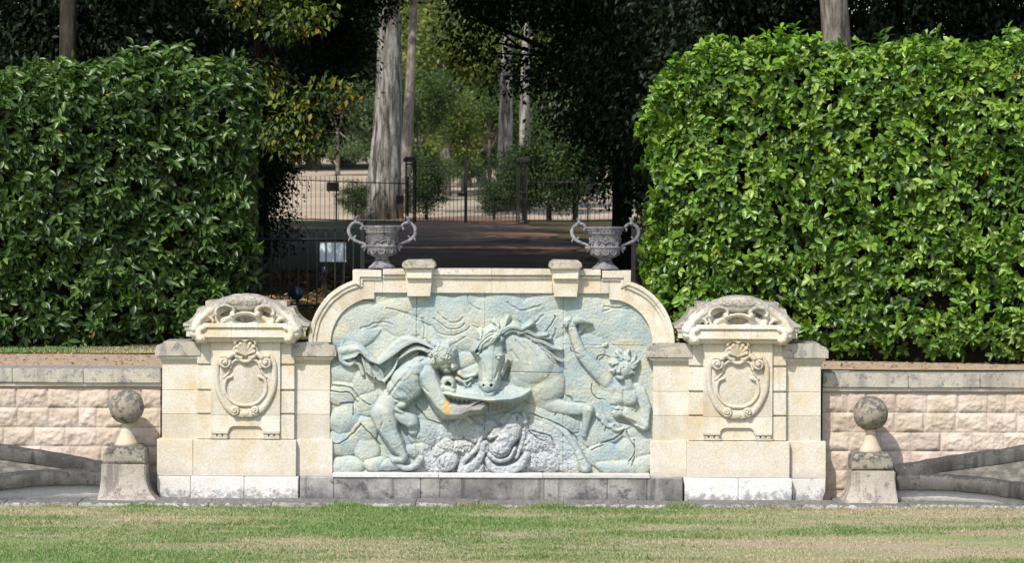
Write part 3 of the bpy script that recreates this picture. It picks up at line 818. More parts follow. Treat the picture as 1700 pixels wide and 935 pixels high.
f.ell(1037, 612, 13.5, 16.5, 12, 12, 15, 3)                                                                    # head
f.cap([(1038, 626), (1044, 642)], [9, 10], [8, 6], 0.9, 3)                                                     # neck
f.cap([(1030, 609), (1028, 616)], [2, 2.6], [25, 27], 1, 1.2)                                                  # nose
f.cut(1026, 609, 2.2, 1.5, 15, 3); f.cut(1036, 610, 2.6, 1.6, 15, 3); f.cut(1030, 621, 3.6, 1.2, 8, 2.6)
f.ell(1031, 626, 5.5, 4, 10, 20, 5, 2)
f.groove(arc(1036, 608, 4, 2.6, 20, 160), .6, 1.2)
for i in range(34):                                                                                            # wild hair
    a = R(rr_.uniform(-50, 200)); l = rr_.uniform(7, 14); b0 = rr_.uniform(9, 14)
    p0 = (1038 + b0 * math.cos(a), 608 - b0 * 1.05 * math.sin(a))
    if p0[1] > 618 and p0[0] < 1040: continue
    p2 = (p0[0] + l * math.cos(a + .5), p0[1] - l * math.sin(a + .5)); p1 = ((p0[0] + p2[0]) / 2 + rr_.uniform(-3, 3), (p0[1] + p2[1]) / 2 + rr_.uniform(-3, 3))
    strand(f, [p0, p1, p2], 2.6, .9, 19, rr_.uniform(8, 15), 1, .6, 4)
f.cap([(1064, 650), (1073, 676), (1070, 704)], [10, 9, 8], [3, 6, 11], 0.9, 3)                                # far arm
f.cap([(1070, 706), (1056, 697), (1040, 686), (1031, 684)], [8.5, 8, 6.5, 5.5], [13, 15, 17, 17], 1, 2)
for i, (a, l) in enumerate(((165, 9), (185, 9.5), (205, 9), (225, 7))):
    f.cap([(1030, 684), (1030 + l * .6 * math.cos(R(a)), 684 - l * .6 * math.sin(R(a))), (1029 + l * math.cos(R(a + 25)), 684 - l * math.sin(R(a + 25)))], [2.1, 1.9, 1.4], [19, 20, 18], 1, .7)
f.cap([(1034, 680), (1028, 677), (1024, 678)], [2.2, 1.9, 1.4], [20, 20, 18], 1, .7)
f.cap([(1014, 690), (1030, 704), (1052, 706)], [10, 11, 9], [0, 1, 1], .7, 4)
for p in [[(1002, 700), (1012, 708), (1020, 704)], [(1016, 708), (1024, 714), (1040, 710)], [(994, 690), (1004, 700), (1004, 712)]]: strand(f, p, 3.4, 2, 8, 7)
f.groove([(1036, 648), (1036, 668), (1034, 690)], 1.6, 1.6); f.cut(1042, 700, 18, 7, 10, 7); f.groove([(1016, 672), (1036, 675), (1058, 672)], 1.4, 2.4)
f.H = np.where(f.H > BGH, BGH + (f.H - BGH) * .78, f.H)
figure('carved_reclining_figure', f, 'reclining figure raising one arm with a scarf')

# ---- sea beasts among the foaming rocks
f = fig()
f.cap([(858, 700), (850, 716), (838, 732)], [14, 17, 16], [8, 12, 15], 0.9, 4)
f.ell(832, 744, 19, 16, -20, 14, 17, 3)
f.cap([(860, 700), (859, 690)], [5, 3.4], [16, 12], .9, 2); f.cut(860, 694, 2.4, 6, 0, 5)
f.cap([(872, 700), (871, 687)], [5, 3.2], [13, 9], .9, 2)
f.cap([(870, 706), (868, 735), (858, 758)], [6, 5, 4], [8, 10, 11], .9, 2)
strand(f, [(812, 764), (820, 776), (840, 781), (862, 774), (876, 756)], 5, 5.5, 12, 14, .9, 2, 6, 2.5)
strand(f, [(816, 756), (828, 764), (846, 760), (856, 744)], 3.4, 2.4, 22, 18, 1)
for i in range(4): strand(f, [(816 + i * 2, 726 - i * 4), (830 + i * 3, 722 - i * 4), (842 + i * 4, 726 - i * 5)], 2.2, 1.6, 24 - i * 2, 22 - i * 2, 1, 1.2)
f.groove(arc(832, 744, 14, 10, 190, 340), 1.2, 2.4)
f.ell(744, 767, 19, 15, -30, 12, 14, 3); f.groove(arc(744, 767, 12, 10, 20, 250), 1.3, 2.6)
f.cap(spiral(744, 766, 14, 3, 200, 1.3), 3, [lerp(18, 24, 27)[i] for i in range(27)], .8, 1.5)
strand(f, [(804, 738), (800, 756), (788, 772), (768, 782)], 5, 7, 10, 13, .9, 2)
strand(f, [(800, 724), (794, 744), (776, 760), (766, 776)], 4, 4.5, 10, 11, .9, 2)
f.cap(arc(772, 706, 12, 13, 20, 170, 12), [3.5] * 13, 13, .9, 2)
strand(f, [(700, 762), (690, 774), (676, 778), (664, 772)], 5, 3.5, 12, 13, .9, 2)
f.rough(1.1, .16, 77)
figure('carved_sea_beast', f, 'worn sea beasts crusted with lime among the rocks')

# ---- base plinth under the relief
b = MB()
for (u0, u1) in [(499, 556), (556, 700), (700, 732), (732, 905), (905, 1010), (1010, 1076), (1076, 1135)]:
    b.bx(u0 + .25, u1 - .25, 794, 845, -0.14, 0.5, 0.008)
b.rough(0.004, 9, 3)
b.build('base_plinth', M['darkbase'], fountain)
b = MB()
for (u0, u1) in [(553, 730), (730, 903), (903, 1081)]: b.bx(u0 + .2, u1 - .2, 788, 794.4, -0.155, 0.4, 0.006)
b.rough(0.003, 9, 4)
b.build('plinth_ledge', M['curbwhite'], fountain)

# ---- arch surround, cut into voussoirs
YA = 0.075


def outer_pt(a): return (618 + 105 * math.cos(R(a)), 570 - 108 * math.sin(R(a)))
def inner_pt(a): return (ARU + ARR * math.cos(R(a)), ARV - ARR * math.sin(R(a)))


b = MB(); mo = MB()
cuts = [180, 140, 104.5]
for sgn in (1, -1):
    fl = (lambda p: p) if sgn == 1 else mir
    for a0, a1 in zip(cuts, cuts[1:]):
        n = 14
        A = [a0 + (a1 - a0) * i / n for i in range(n + 1)]
        g = .12
        pts = [outer_pt(a) for a in A] + [inner_pt(min(a, 180)) for a in A[::-1]]
        if a1 < 110:
            pts = [outer_pt(a) for a in A] + [(591, 466), (622, 466), (622, 497)] + [inner_pt(a) for a in A[::-1] if a > 92]
        b.prism([fl(p) for p in pts], YA, 0.5, 0.004)
        # raised outer moulding in two steps
        for wd, yy in ((13, YA - 0.022), (7, YA - 0.040)):
            q = [outer_pt(a) for a in A] + [(618 + (105 - wd) * math.cos(R(a)), 570 - (108 - wd) * math.sin(R(a))) for a in A[::-1]]
            mo.prism([fl(p) for p in q], yy, YA + .06, 0.006)
    # shoulder step
    mo.prism([fl(p) for p in [(586, 449), (634, 449), (634, 461), (598, 461), (598, 476), (586, 470)]], YA - 0.040, 0.5, 0.006)
    mo.prism([fl(p) for p in [(598, 461), (634, 461), (634, 466), (603, 466), (603, 478), (598, 476)]], YA - 0.020, 0.5, 0.006)
    b.prism([fl(p) for p in [(603, 462), (635.8, 462), (635.8, 487), (622.2, 487), (622.2, 466.2), (603, 466.2)]], YA, 0.5, 0.004)
# straight lintel
for u0, u1 in [(636, 676), (716, 817.2), (817.4, 918), (958, 998)]:
    b.bx(u0, u1, 461, 487, YA, 0.5, 0.004)
    mo.bx(u0, u1, 447, 457, YA - 0.05, 0.52, 0.008); mo.bx(u0, u1, 457.2, 463, YA - 0.025, 0.51, 0.008)
b.bx(676.2, 715.8, 461, 486, YA + .01, 0.5, 0); b.bx(918.2, 957.8, 461, 486, YA + .01, 0.5, 0)
b.rough(0.002, 8, 8); mo.rough(0.004, 11, 9)
b.build('arch_surround', M['lime'], fountain)
mo.build('arch_moulding', M['mould'], fountain)
# soffit lip behind the opening, so the slab has no gap
b = MB()
b.prism([(556, 800), (556, 575)] + [(624 - 72 * math.cos(R(a)), 572 - 76 * math.sin(R(a))) for a in range(6, 90, 6)] + [(1010 + 72 * math.sin(R(a)), 572 - 76 * math.cos(R(a))) for a in range(0, 86, 6)] + [(1078, 575), (1078, 800)], 0.2, 0.49, 0)
b.build('backing_masonry', M['lime'], fountain)

for cx in (696.0, 939.5):
    b = MB()
    b.prism([(cx - 24, 446), (cx + 24, 446), (cx + 19, 493), (cx - 19, 493)], YA - 0.075, 0.3, 0.006)
    b.prism([(cx - 22, 447), (cx + 22, 447), (cx + 20.5, 463), (cx - 20.5, 463)], YA - 0.12, 0.3, 0.006)
    b.rough(0.003, 9, int(cx))
    k = b.build('keystone', M['lime'], fountain)
    b = MB()
    b.prism([(cx - 28, 443), (cx - 27, 437), (cx - 23, 434), (cx - 20, 432), (cx + 20, 432), (cx + 23, 434), (cx + 27, 437), (cx + 28, 443), (cx + 24, 447), (cx - 24, 447)], YA - 0.16, 0.45, 0.012)
    b.rough(0.007, 12, int(cx) + 1)
    b.build('keystone_cap', M['hood'], k)

# =================================================================== CARTOUCHE PIERS
PU = 409.0
# cartouche carving (shared by both piers)
c = HF(350.5, 467.5, 558, 694, 0.5)
for m in (1, -1):
    g = lambda pts: [(PU + m * (p[0] - PU), p[1]) for p in pts]
    strand(c, g([(386, 594), (374, 591), (363, 602), (361, 622), (363, 646), (372, 668), (384, 683), (398, 690), (409, 690.5)]), 3.6, 5, 1, 2.6, .8, 1.5, 6, .6)
    strand(c, g([(371, 614), (369, 632), (371, 652), (380, 668), (394, 680), (409, 684)]), 5.5, 4, -1, 0, .6, 2, 6)
    c.cap(g(spiral(374.6, 603, 10.5, 1.5, 110, -1.75)), lerp(2.6, 1.5, 27), lerp(6, 12, 27), 1, .8)
    c.cap(g([(374.6, 603)]), 2.6, 12, 1, .8)
    strand(c, g([(382, 594), (390, 589), (396, 594), (402, 595)]), 4.5, 3, 7, 5, 1, 1.5)
    strand(c, g([(384, 612), (387, 604), (394, 599), (402, 601), (409, 604)]), 2.4, 2.0, 4, 4, 1, 1)
    strand(c, g([(386, 627), (378, 631), (374.5, 641), (376, 655), (386, 668), (398, 674), (409, 675)]), 2.4, 2.2, 3.5, 3, 1, 1, 6)
    strand(c, g([(384, 612), (381, 620), (374, 628)]), 2.0, 1.6, 3, 2.5, 1, 1)
    c.cap(g(spiral(392, 683, 6.5, 1, 250, 1.5)), lerp(2.2, 1.3, 27), lerp(7, 11, 27), 1, .8)
    # shell fan
    for i, a in enumerate((90, 68, 46, 24)):
        l = (21, 21.5, 20, 16)[i]
        tip = (408.5 + l * math.cos(R(a)), 591 - l * .95 * math.sin(R(a)))
        c.cap(g([(408.5, 591), tip]), [1.8, 3.5], [6, 9], 1, .8)
        c.cap(g([tip]), 3.6, 9.5, .8, .8)
    strand(c, g([(409, 567), (402, 564), (394, 567), (392, 572)]), 3, 2, 12, 10, 1, 1)
    strand(c, g([(398, 575), (392, 578), (389, 584)]), 2.4, 1.6, 8, 6, 1, 1)
strand(c, [(398, 596), (404, 601), (409, 602), (414, 601), (420, 596)], 3, 3, 5, 5, 1, 1.5)
c.ell(409, 688, 10, 5, 0, 4, 4, 1.5); c.groove([(403, 684), (403, 692)], .6, 1); c.groove([(415, 684), (415, 692)], .6, 1)
c.ell(409, 640, 31, 34, 0, -.5, 2.4, 1.5, .4)
c.rough(.18, .3, 5)
YB = -0.02                                                       # front of cartouche board
cart_me = c.mesh('cartouche', c.H > 0.0, YB, 0.95, floor=-1.5)
cart_me.materials.append(M['lime'])

# pediment carving (shared)
c = HF(316, 502, 488, 571, 0.5)
du = np.abs(c.U - PU)
top = np.interp(du, [0, 18, 35, 50, 62, 74, 84, 92], [492, 493.5, 499, 506, 514, 525, 541, 556])
ins = (c.V > top) & (du < 86) & (c.V < 549)
c.H = np.where(ins, 3.0, -60.0)
arcpts = [(PU + s * a, b + 6) for s, L in ((-1, [(84, 541), (74, 525), (62, 514), (50, 506), (35, 499), (18, 493.5)]),) for a, b in L] + [(PU, 498)]
arcpts = arcpts + [(2 * PU - p[0], p[1]) for p in arcpts[-2::-1]]
c.cap(arcpts, 7, 9, 1, 2)
c.cap([(p[0], p[1] + 8) for p in arcpts], 6.5, 7, .9, 3)
c.ell(PU, 502, 30, 7.5, 0, 13, 6, 2); c.ell(PU, 508, 24, 9, 0, 12, 5, 3)
for m in (1, -1):
    g = lambda pts: [(PU + m * (p[0] - PU), p[1]) for p in pts]
    c.cut(PU + m * 33, 519, 14, 9.5, m * 8, 9, .7); c.cut(PU + m * 63, 537, 10, 9, m * 20, 8, .7)
    c.cap(g(arc(376, 519, 14.5, 10, 10, 200, 14)), 2.8, 15, 1, 1); c.cap(g(arc(346, 537, 10.5, 8, 20, 190, 12)), 2.6, 11, 1, 1)
    c.cap(g([(388, 521), (391, 524)]), [3.4, 2.6], 16, 1, 1)
    c.cap(g(spiral(389, 522, 4.2, .8, 90, 1.2)), 1.2, 17, 1, .6)
    for k in range(3): strand(c, g([(389 - k * 3.2, 526), (378 - k * 3.2, 531), (369 - k * 3.2, 539)]), 1.7, 1.4, 7, 5, 1, .8)
    strand(c, g([(361, 523), (362, 532), (366, 540)]), 3, 2, 9, 6, 1, 1)
c.cut(PU, 530, 22, 8, 0, 9, .7); c.cap(arc(PU, 531, 22, 11, 15, 165, 14), 2.0, 12, .9, 1)
prof = np.interp(c.V, [537, 538, 544.5, 545, 548.5, 549, 561, 562, 569.5, 570], [4, 14, 14.5, 9, 9, 11, 11.5, 6, 2, -6])
ent = (c.V > 537.5) & (c.V < 569.5) & (du < 70)
c.H = np.where(ent, np.maximum(c.H, prof), c.H)
for m in (1, -1):
    g = lambda pts: [(PU + m * (p[0] - PU), p[1]) for p in pts]
    strand(c, g([(341, 545), (334, 549), (333, 557), (336, 563)]), 5, 6, 12, 14, 1, 1)
    c.cap(g(spiral(337, 562, 6.6, 1, 160, 1.6)), lerp(2.2, 1.3, 27), lerp(14, 18, 27), 1, .7)
    c.cap(g(spiral(334, 548, 4.6, 1, 20, 1.3)), lerp(1.8, 1.1, 27), lerp(13, 16, 27), 1, .7)
    c.groove(g([(395 + (0), 538), (395, 562)]), .4, 1.0)
for u in (PU - 22, PU + 22): c.groove([(u, 540), (u, 569)], .4, 1.2)
hi = np.clip((512 - c.V) / 12, 0, 1)
c.H += (0.2 + 1.0 * hi) * fbm(c.U * .35, c.V * .35, None, 8, 4, .6) * .6
YH = -0.06
ped_me = c.mesh('pediment_carving', c.H > -1.0, YH, 0.95, floor=-5.0)
ped_me.materials.append(M['carve'])


def pier(pu, m, label):
    """m=+1: outer side to the left; -1: outer side to the right"""
    root = empty('cartouche_pier', (X(pu), 0.2, 0.0), label, 'pier', 'carved piers flanking the relief')
    G = lambda a: pu + m * (a - PU)

    def bxx(mb, a0, a1, v0, v1, y0, y1, bev=0.005):
        q = sorted((G(a0), G(a1))); mb.bx(q[0], q[1], v0, v1, y0, y1, bev)

    def prs(mb, pts, y0, y1, bev=.006):
        q = [(G(u), v) for u, v in pts]; mb.prism(q if m == 1 else q[::-1], y0, y1, bev)
    # side strips of ashlar
    for s0, s1 in ((270.5, 334), (484, 549)):
        b = MB()
        for v0, v1 in ((600, 649.6), (650, 689.6), (690, 733)):
            bxx(b, s0, s1, v0, v1, 0.075, 0.6, 0.0045)
        b.rough(0.0015, 7, int(pu)); b.build('side_ashlar', M['lime'], root)
    # banded pilaster: proud courses over a recessed core
    b = MB()
    bxx(b, 331, 487, 568, 734, 0.05, 0.6, 0)
    for v0, v1 in ((570, 606), (609.5, 648), (651.5, 688), (691, 731)):
        bxx(b, 328, 490, v0, v1, 0.012, 0.3, 0.006)
    b.rough(0.002, 7, int(pu) + 2); b.build('banded_pilaster', M['lime'], root)
    # cartouche board with cut-out foot
    b = MB()
    for v0, v1 in ((566, 608.8), (609, 649.8), (650, 691.8)):
        bxx(b, 351, 466, v0, v1, YB, 0.06, 0.003)
    prs(b, [(351, 692), (466, 692), (466, 719), (437, 719), (437, 716), (434, 712), (429, 710), (389, 710), (384, 712), (381, 716), (381, 719), (351, 719)], YB, 0.06, 0.004)
    for a0 in (351, 437):
        bxx(b, a0 + .5, a0 + 28.5, 719.3, 722.4, YB - 0.015, 0.05, 0.003)
        for k in range(3):
            x0 = a0 + 2 + k * 9
            prs(b, [(x0 + 2, 722.5), (x0 + 6, 722.5), (x0 + 8.5, 728), (x0 - .5, 728)], YB - 0.005, 0.03, 0.002)
        bxx(b, a0 - 1, a0 + 28, 728.3, 731, YB - 0.01, 0.05, 0.003)
    b.build('cartouche_board', M['lime'], root)
    o = bpy.data.objects.new('cartouche', cart_me); COL.objects.link(o); o.parent = root
    o.location = Vector((X(pu) - X(PU), 0, 0)) - root.location
    # lower dado
    b = MB()
    bxx(b, 322, 493, 732.5, 793, -0.03, 0.4, 0.006)
    b.rough(0.002, 7, int(pu) + 3); b.build('dado_block', M['lime_pale'], root)
    for s0, s1 in ((262, 321.5), (493.5, 553.5)):
        b = MB(); bxx(b, s0, s1, 732, 793, 0.045, 0.5, 0.005)
        b.rough(0.002, 7, int(pu) + 4); b.build('dado_side', M['lime_pale'], root)
    # base
    b = MB()
    bxx(b, 318, 406.8, 794, 842, -0.085, 0.4, 0.010); bxx(b, 407.2, 497, 794, 842, -0.085, 0.4, 0.010)
    b.rough(0.005, 8, int(pu) + 5); b.build('base_block', M['whitebase'], root)
    b = MB()
    prs(b, [(262, 794), (317.5, 794), (317.5, 842), (276, 842), (268, 832), (263, 815)], 0.02, 0.5, 0.008)
    b.rough(0.004, 8, int(pu) + 6); b.build('base_return', M['whitebase'], root)
    # shoulder copings
    for s0, s1 in ((258, 338), (480, 560)):
        b = MB()
        a0, a1 = s0, s1
        if s0 < 300:
            pts = [(258, 594), (258, 582), (261, 576), (270, 573), (273, 569), (334, 569), (334, 594)]
        else:
            pts = [(484, 569), (545, 569), (548, 573), (557, 576), (560, 582), (560, 594), (484, 594)]
        prs(b, pts, 0.0, 0.62, 0.008)
        b.rough(0.005, 9, int(pu + s0)); o = b.build('shoulder_coping', M['coping'], root)
        b = MB()
        for k, (dv0, dv1, ins_) in enumerate(((594.3, 597, 5), (597, 600, 8), (600, 603.5, 10))):
            q = (s0 + ins_ if s0 < 300 else 484, 334 if s0 < 300 else s1 - ins_)
            bxx(b, q[0], q[1], dv0, dv1, 0.018 + .018 * k, 0.6, 0.003)
        b.build('coping_moulding', M['lime'], root)
    # pediment: carved front and weathered block behind it
    b = MB()
    half = [(304, 544), (304, 539), (312, 536), (320, 530), (326, 522), (330, 512), (341, 511), (341, 501.5), (372, 501.5), (384, 496), (396, 493), (409, 492)]
    pts = half + [(2 * PU - u, v) for u, v in half[-2::-1]]
    prs(b, pts, YH + .035, 0.5, 0.008)
    prs(b, [(306, 544.2), (512, 544.2), (509, 550), (309, 550)], YH + .045, 0.48, 0.004)
    b.rough(0.007, 10, int(pu) + 8)
    hood = b.build('pediment', M['hood'], root)
    b = MB()
    bxx(b, 310, 508, 550.2, 561, YH + .055, 0.47, 0.004)
    prs(b, [(318, 561.2), (500, 561.2), (497, 565), (490, 570), (328, 570), (321, 565)], YH + 0.06, 0.45, 0.004)
    b.build('pediment_bed', M['lime'], hood)
    o = bpy.data.objects.new('pediment_carving', ped_me); COL.objects.link(o); o.parent = hood
    o.location = Vector((X(pu) - X(PU), 0, 0)) - root.location - hood.location
    return root


pier(409.0, 1, 'limestone pier with scrolled cartouche under lichened pediment, standing below the darker hedge')
pier(1225.5, -1, 'limestone pier with scrolled cartouche under lichened pediment, standing below the brighter sunlit hedge')


# =================================================================== URNS
def urn(cu, v0, label):
    Y = 0.24
    sc = (D + Y) / D / PPM
    root = empty('urn', (X(cu, Y), Y, Z(446.5 + v0, Y)), label, 'urn', 'two-handled urns on the fountain top')
    z = lambda v: (446.5 - v) * sc; r = lambda p: p * sc
    cx, cy, cz = root.location
    b = MB().lathe([(r(4), z(434)), (r(11.5), z(432)), (r(12.5), z(435)), (r(16), z(439)), (r(20), z(442)), (r(22.5), z(444)), (r(22.5), z(446.5)), (r(4), z(446.5))][::-1], cx, cy, cz, 36)
    b.build('foot', M['urn'], root)
    prof = [(4, 432), (11, 431.5), (11.5, 429), (9.8, 428), (14, 427), (19.5, 424.5), (23, 419), (24.4, 413), (24.2, 411.2), (25.4, 410.6), (25.4, 408.6), (24, 408), (23.6, 400), (24.4, 393), (26.2, 388), (28.4, 386), (27.6, 384.5),
            (29.6, 380), (31.2, 377.6), (31.6, 375.4), (29.4, 375.2), (25, 384), (21, 396), (18, 405), (2, 406)]
    b = MB().lathe([(r(a), z(v)) for a, v in prof], cx, cy, cz, 56)
    bowl = b.build('bowl', M['urn'], root)
    # ornament: garlands on the bell, leaves on the cup, beads round the lip
    b = MB()
    for k in range(30):
        a = 2 * math.pi * k / 30
        b.ball((cx + r(29.4) * math.cos(a), cy + r(29.4) * math.sin(a), cz + z(381)), r(1.5), 1)
    b.build('lip_beading', M['urn'], bowl)
    for k in range(4):
        b = MB()
        a0 = -math.pi / 2 + k * math.pi / 2

        def at(da, v, rad): a = a0 + da; return (cx + r(rad) * math.cos(a), cy + r(rad) * math.sin(a), cz + z(v))
        for s in (-1, 1):
            b.tube([at(s * t * .65, 404 - 5.5 * abs(math.sin(t * 4.2)), 24.4) for t in np.linspace(0, 1, 12)], r(1.1), 6)
            b.tube([at(s * (.2 + .12 * math.cos(t)), 398 + 3.4 * math.sin(t), 24.6) for t in np.linspace(0, 5.2, 10)], r(.9), 6)
            b.tube([at(s * (.5 + .1 * math.cos(t)), 402 + 3 * math.sin(t), 24.3) for t in np.linspace(0, 5.2, 10)], r(.9), 6)
        b.ball(at(0, 396, 24.2), r(3.2), 2, (1, .7, 1.2)); b.ball(at(0, 402, 24.4), r(2.8), 2, (1, .7, .8))
        for s in (-1, 1): b.ball(at(s * .09, 391.5, 24.4), r(1.6), 1)
        b.build('garland', M['urn'], bowl)
    b = MB()
    for k in range(10):
        a = 2 * math.pi * (k + .5) / 10

        def at2(da, v, rad): return (cx + r(rad) * math.cos(a + da), cy + r(rad) * math.sin(a + da), cz + z(v))
        b.tube([at2(.22 * math.cos(t), 417.5 + 4.2 * math.sin(t), 23.4) for t in np.linspace(-.6, 5, 12)], [r(q) for q in lerp(1.5, .8, 12)], 6)
        b.ball(at2(0, 418, 23.4), r(1.6), 1)
    b.build('leaf_band', M['urn'], bowl)
    for s in (-1, 1):
        pts = smooth_pts([(31, 378), (27 + 10, 371.5), (46, 371), (54, 378), (55, 388), (49, 397), (39, 402.5), (29, 406), (24.5, 412)], 6)
        b = MB()
        P = [(cx + s * r(a), cy, cz + z(v)) for a, v in pts]
        n = len(P)
        b.tube(P, [r(2.2 + .9 * math.sin(math.pi * min(1, i / (n - 1) * 1.1))) for i in range(n)], 10)
        # upright bird-like head on the handle, leaf curls
        b.tube([(cx + s * r(a), cy, cz + z(v)) for a, v in ((45.5, 372), (43.8, 368), (43, 364.5))], [r(3.6), r(2.8), r(2.6)], 8)
        b.ball((cx + s * r(43), cy, cz + z(363)), r(3.4), 2, (1.05, .9, .95))
        b.tube([(cx + s * r(43 + 1), cy, cz + z(363)), (cx + s * r(48), cy, cz + z(361.6))], [r(2), r(.7)], 6)
        b.tube([(cx + s * r(42), cy, cz + z(361)), (cx + s * r(39), cy, cz + z(359.8))], [r(1.6), r(.6)], 6)
        for (a, v, a2, v2, q) in ((52, 394, 56, 402, 1.9), (47, 396, 42.5, 391.5, 1.8), (27, 409, 33, 414, 2.4), (26, 411, 30, 419, 2.2), (35, 379, 33.5, 384, 2.4), (33, 377, 36.5, 382, 2.2), (28, 408, 35, 411, 1.8)):
            b.tube([(cx + s * r(a), cy, cz + z(v)), (cx + s * r((a + a2) / 2 + .6), cy, cz + z((v + v2) / 2)), (cx + s * r(a2), cy, cz + z(v2))], [r(q), r(q * .9), r(.5)], 6)
        b.build('handle', M['urn'], root)
    return root


urn(634.5, 0, 'grey two-handled urn on the fountain top, standing beside the white notice board')
urn(1005.0, 0.8, 'grey two-handled urn on the fountain top, standing beside the bright hedge')


# =================================================================== RETAINING WALLS
def retaining(ua, ub, flip, dv, label):
    Y = 0.34
    root = empty('retaining_wall', (X((ua + ub) / 2, Y), Y, 0), label, 'wall', 'rock-faced retaining walls')
    x0, x1 = sorted((X(ua, Y), X(ub, Y)))
    rows = [(648, 679), (681, 711.5), (713.5, 743), (745, 775), (777, 808), (810, 846)]
    st = 0.011
    xs = np.arange(x0, x1, st); zs = np.arange(Z(848 + dv, Y), Z(642 + dv, Y), st)
    XX, ZZ = np.meshgrid(xs, zs)
    H = np.zeros_like(XX); C = np.zeros(XX.shape + (3,)); C[:] = (0.36, 0.33, 0.29)
    rg = random.Random(int(ua * 7 + 3))
    for i, (v0, v1) in enumerate(rows):
        x_start = x0 - (.343 * .5 if i % 2 else 0) - .06
        za, zb = Z(v1 + dv, Y), Z(v0 + dv, Y)
        x = x_start
        while x < x1:
            w = .343 + rg.uniform(-.012, .012)
            if rg.random() < .05: w *= .6
            a, b = x + .006, x + w - .006
            mk = (XX > a) & (XX < b) & (ZZ > za) & (ZZ < zb)
            if mk.any():
                e = np.minimum(np.minimum(XX[mk] - a, b - XX[mk]), np.minimum(ZZ[mk] - za, zb - ZZ[mk]))
                s = rg.randrange(9999)
                fx, fz = (XX[mk] - (a + b) / 2) / .17, (ZZ[mk] - (za + zb) / 2) / .1
                wx = fx + .35 * fbm(XX[mk] * 9 + s, ZZ[mk] * 9, None, s, 3); wz = fz + .35 * fbm(XX[mk] * 9 + s, ZZ[mk] * 9, None, s + 5, 3)
                nse = np.full(fx.shape, 9.0)
                for _q in range(6):                      # broken faces: a handful of planes meeting in sharp arrises
                    g_ = rg.uniform(0, 6.28); nse = np.minimum(nse, rg.uniform(.1, .8) + rg.uniform(.3, 1.3) * (wx * math.cos(g_) + wz * math.sin(g_)))
                nse = np.clip(nse, -1.2, 1) + .35 * fbm(XX[mk] * 22 + s, ZZ[mk] * 22, None, s, 4, .6)
                tilt = rg.uniform(-.07, .07) * (XX[mk] - (a + b) / 2) + rg.uniform(-.1, .05) * (ZZ[mk] - (za + zb) / 2)
                edge = np.clip(e / .035, 0, 1)
                H[mk] = .008 + edge ** .6 * (.016 + .017 * nse) + tilt * edge * .6
                k = rg.random(); q = rg.uniform(.78, 1.12)
                base = np.array((0.62, 0.49, 0.425)) * (1 - k) + np.array((0.63, 0.545, 0.43)) * k
                C[mk] = base * q
            x += w
    H += .0025 * fbm(XX * 30, ZZ * 30, None, 4, 3)
    h, w = XX.shape; idx = np.arange(h * w).reshape(h, w)
    F = np.stack([idx[:-1, :-1].ravel(), idx[:-1, 1:].ravel(), idx[1:, 1:].ravel(), idx[1:, :-1].ravel()], 1)
    me = mesh_np('masonry', np.stack([XX.ravel(), Y - H.ravel(), ZZ.ravel()], 1), F, True, C.reshape(-1, 3))
    link('masonry', me, M['masonry'], root)
    b = MB(); b.box(x0, x1, Y + .004, Y + .42, -0.05, Z(642 + dv, Y), 0)
    b.build('wall_core', M['masonry'], root)
    b = MB(); step = .86; x = x0 if flip else x0 - .3
    while x < x1:
        wd = step * random.uniform(.9, 1.15)
        b2 = min(x + wd, x1)
        a2 = max(x, x0)
        if b2 - a2 > .05:
            b.box(a2 + .0015, b2 - .0015, Y - .075, Y + .44, Z(638 + dv, Y), Z(613.5 + dv, Y), .010)
        x += wd
    b.rough(.006, 8, int(ua)); b.build('coping', M['coping'], root)
    b = MB(); b.box(x0, x1, Y - .045, Y + .4, Z(644 + dv, Y), Z(638 + dv, Y) - .001, .006); b.build('coping_moulding', M['lime'], root)
    return root


retaining(-1300, 269, False, 0, 'pink rock-faced retaining wall with lichened coping running past the darker hedge')
retaining(1366.5, 3000, True, 3.5, 'pink rock-faced retaining wall with lichened coping running past the bright sunlit hedge')


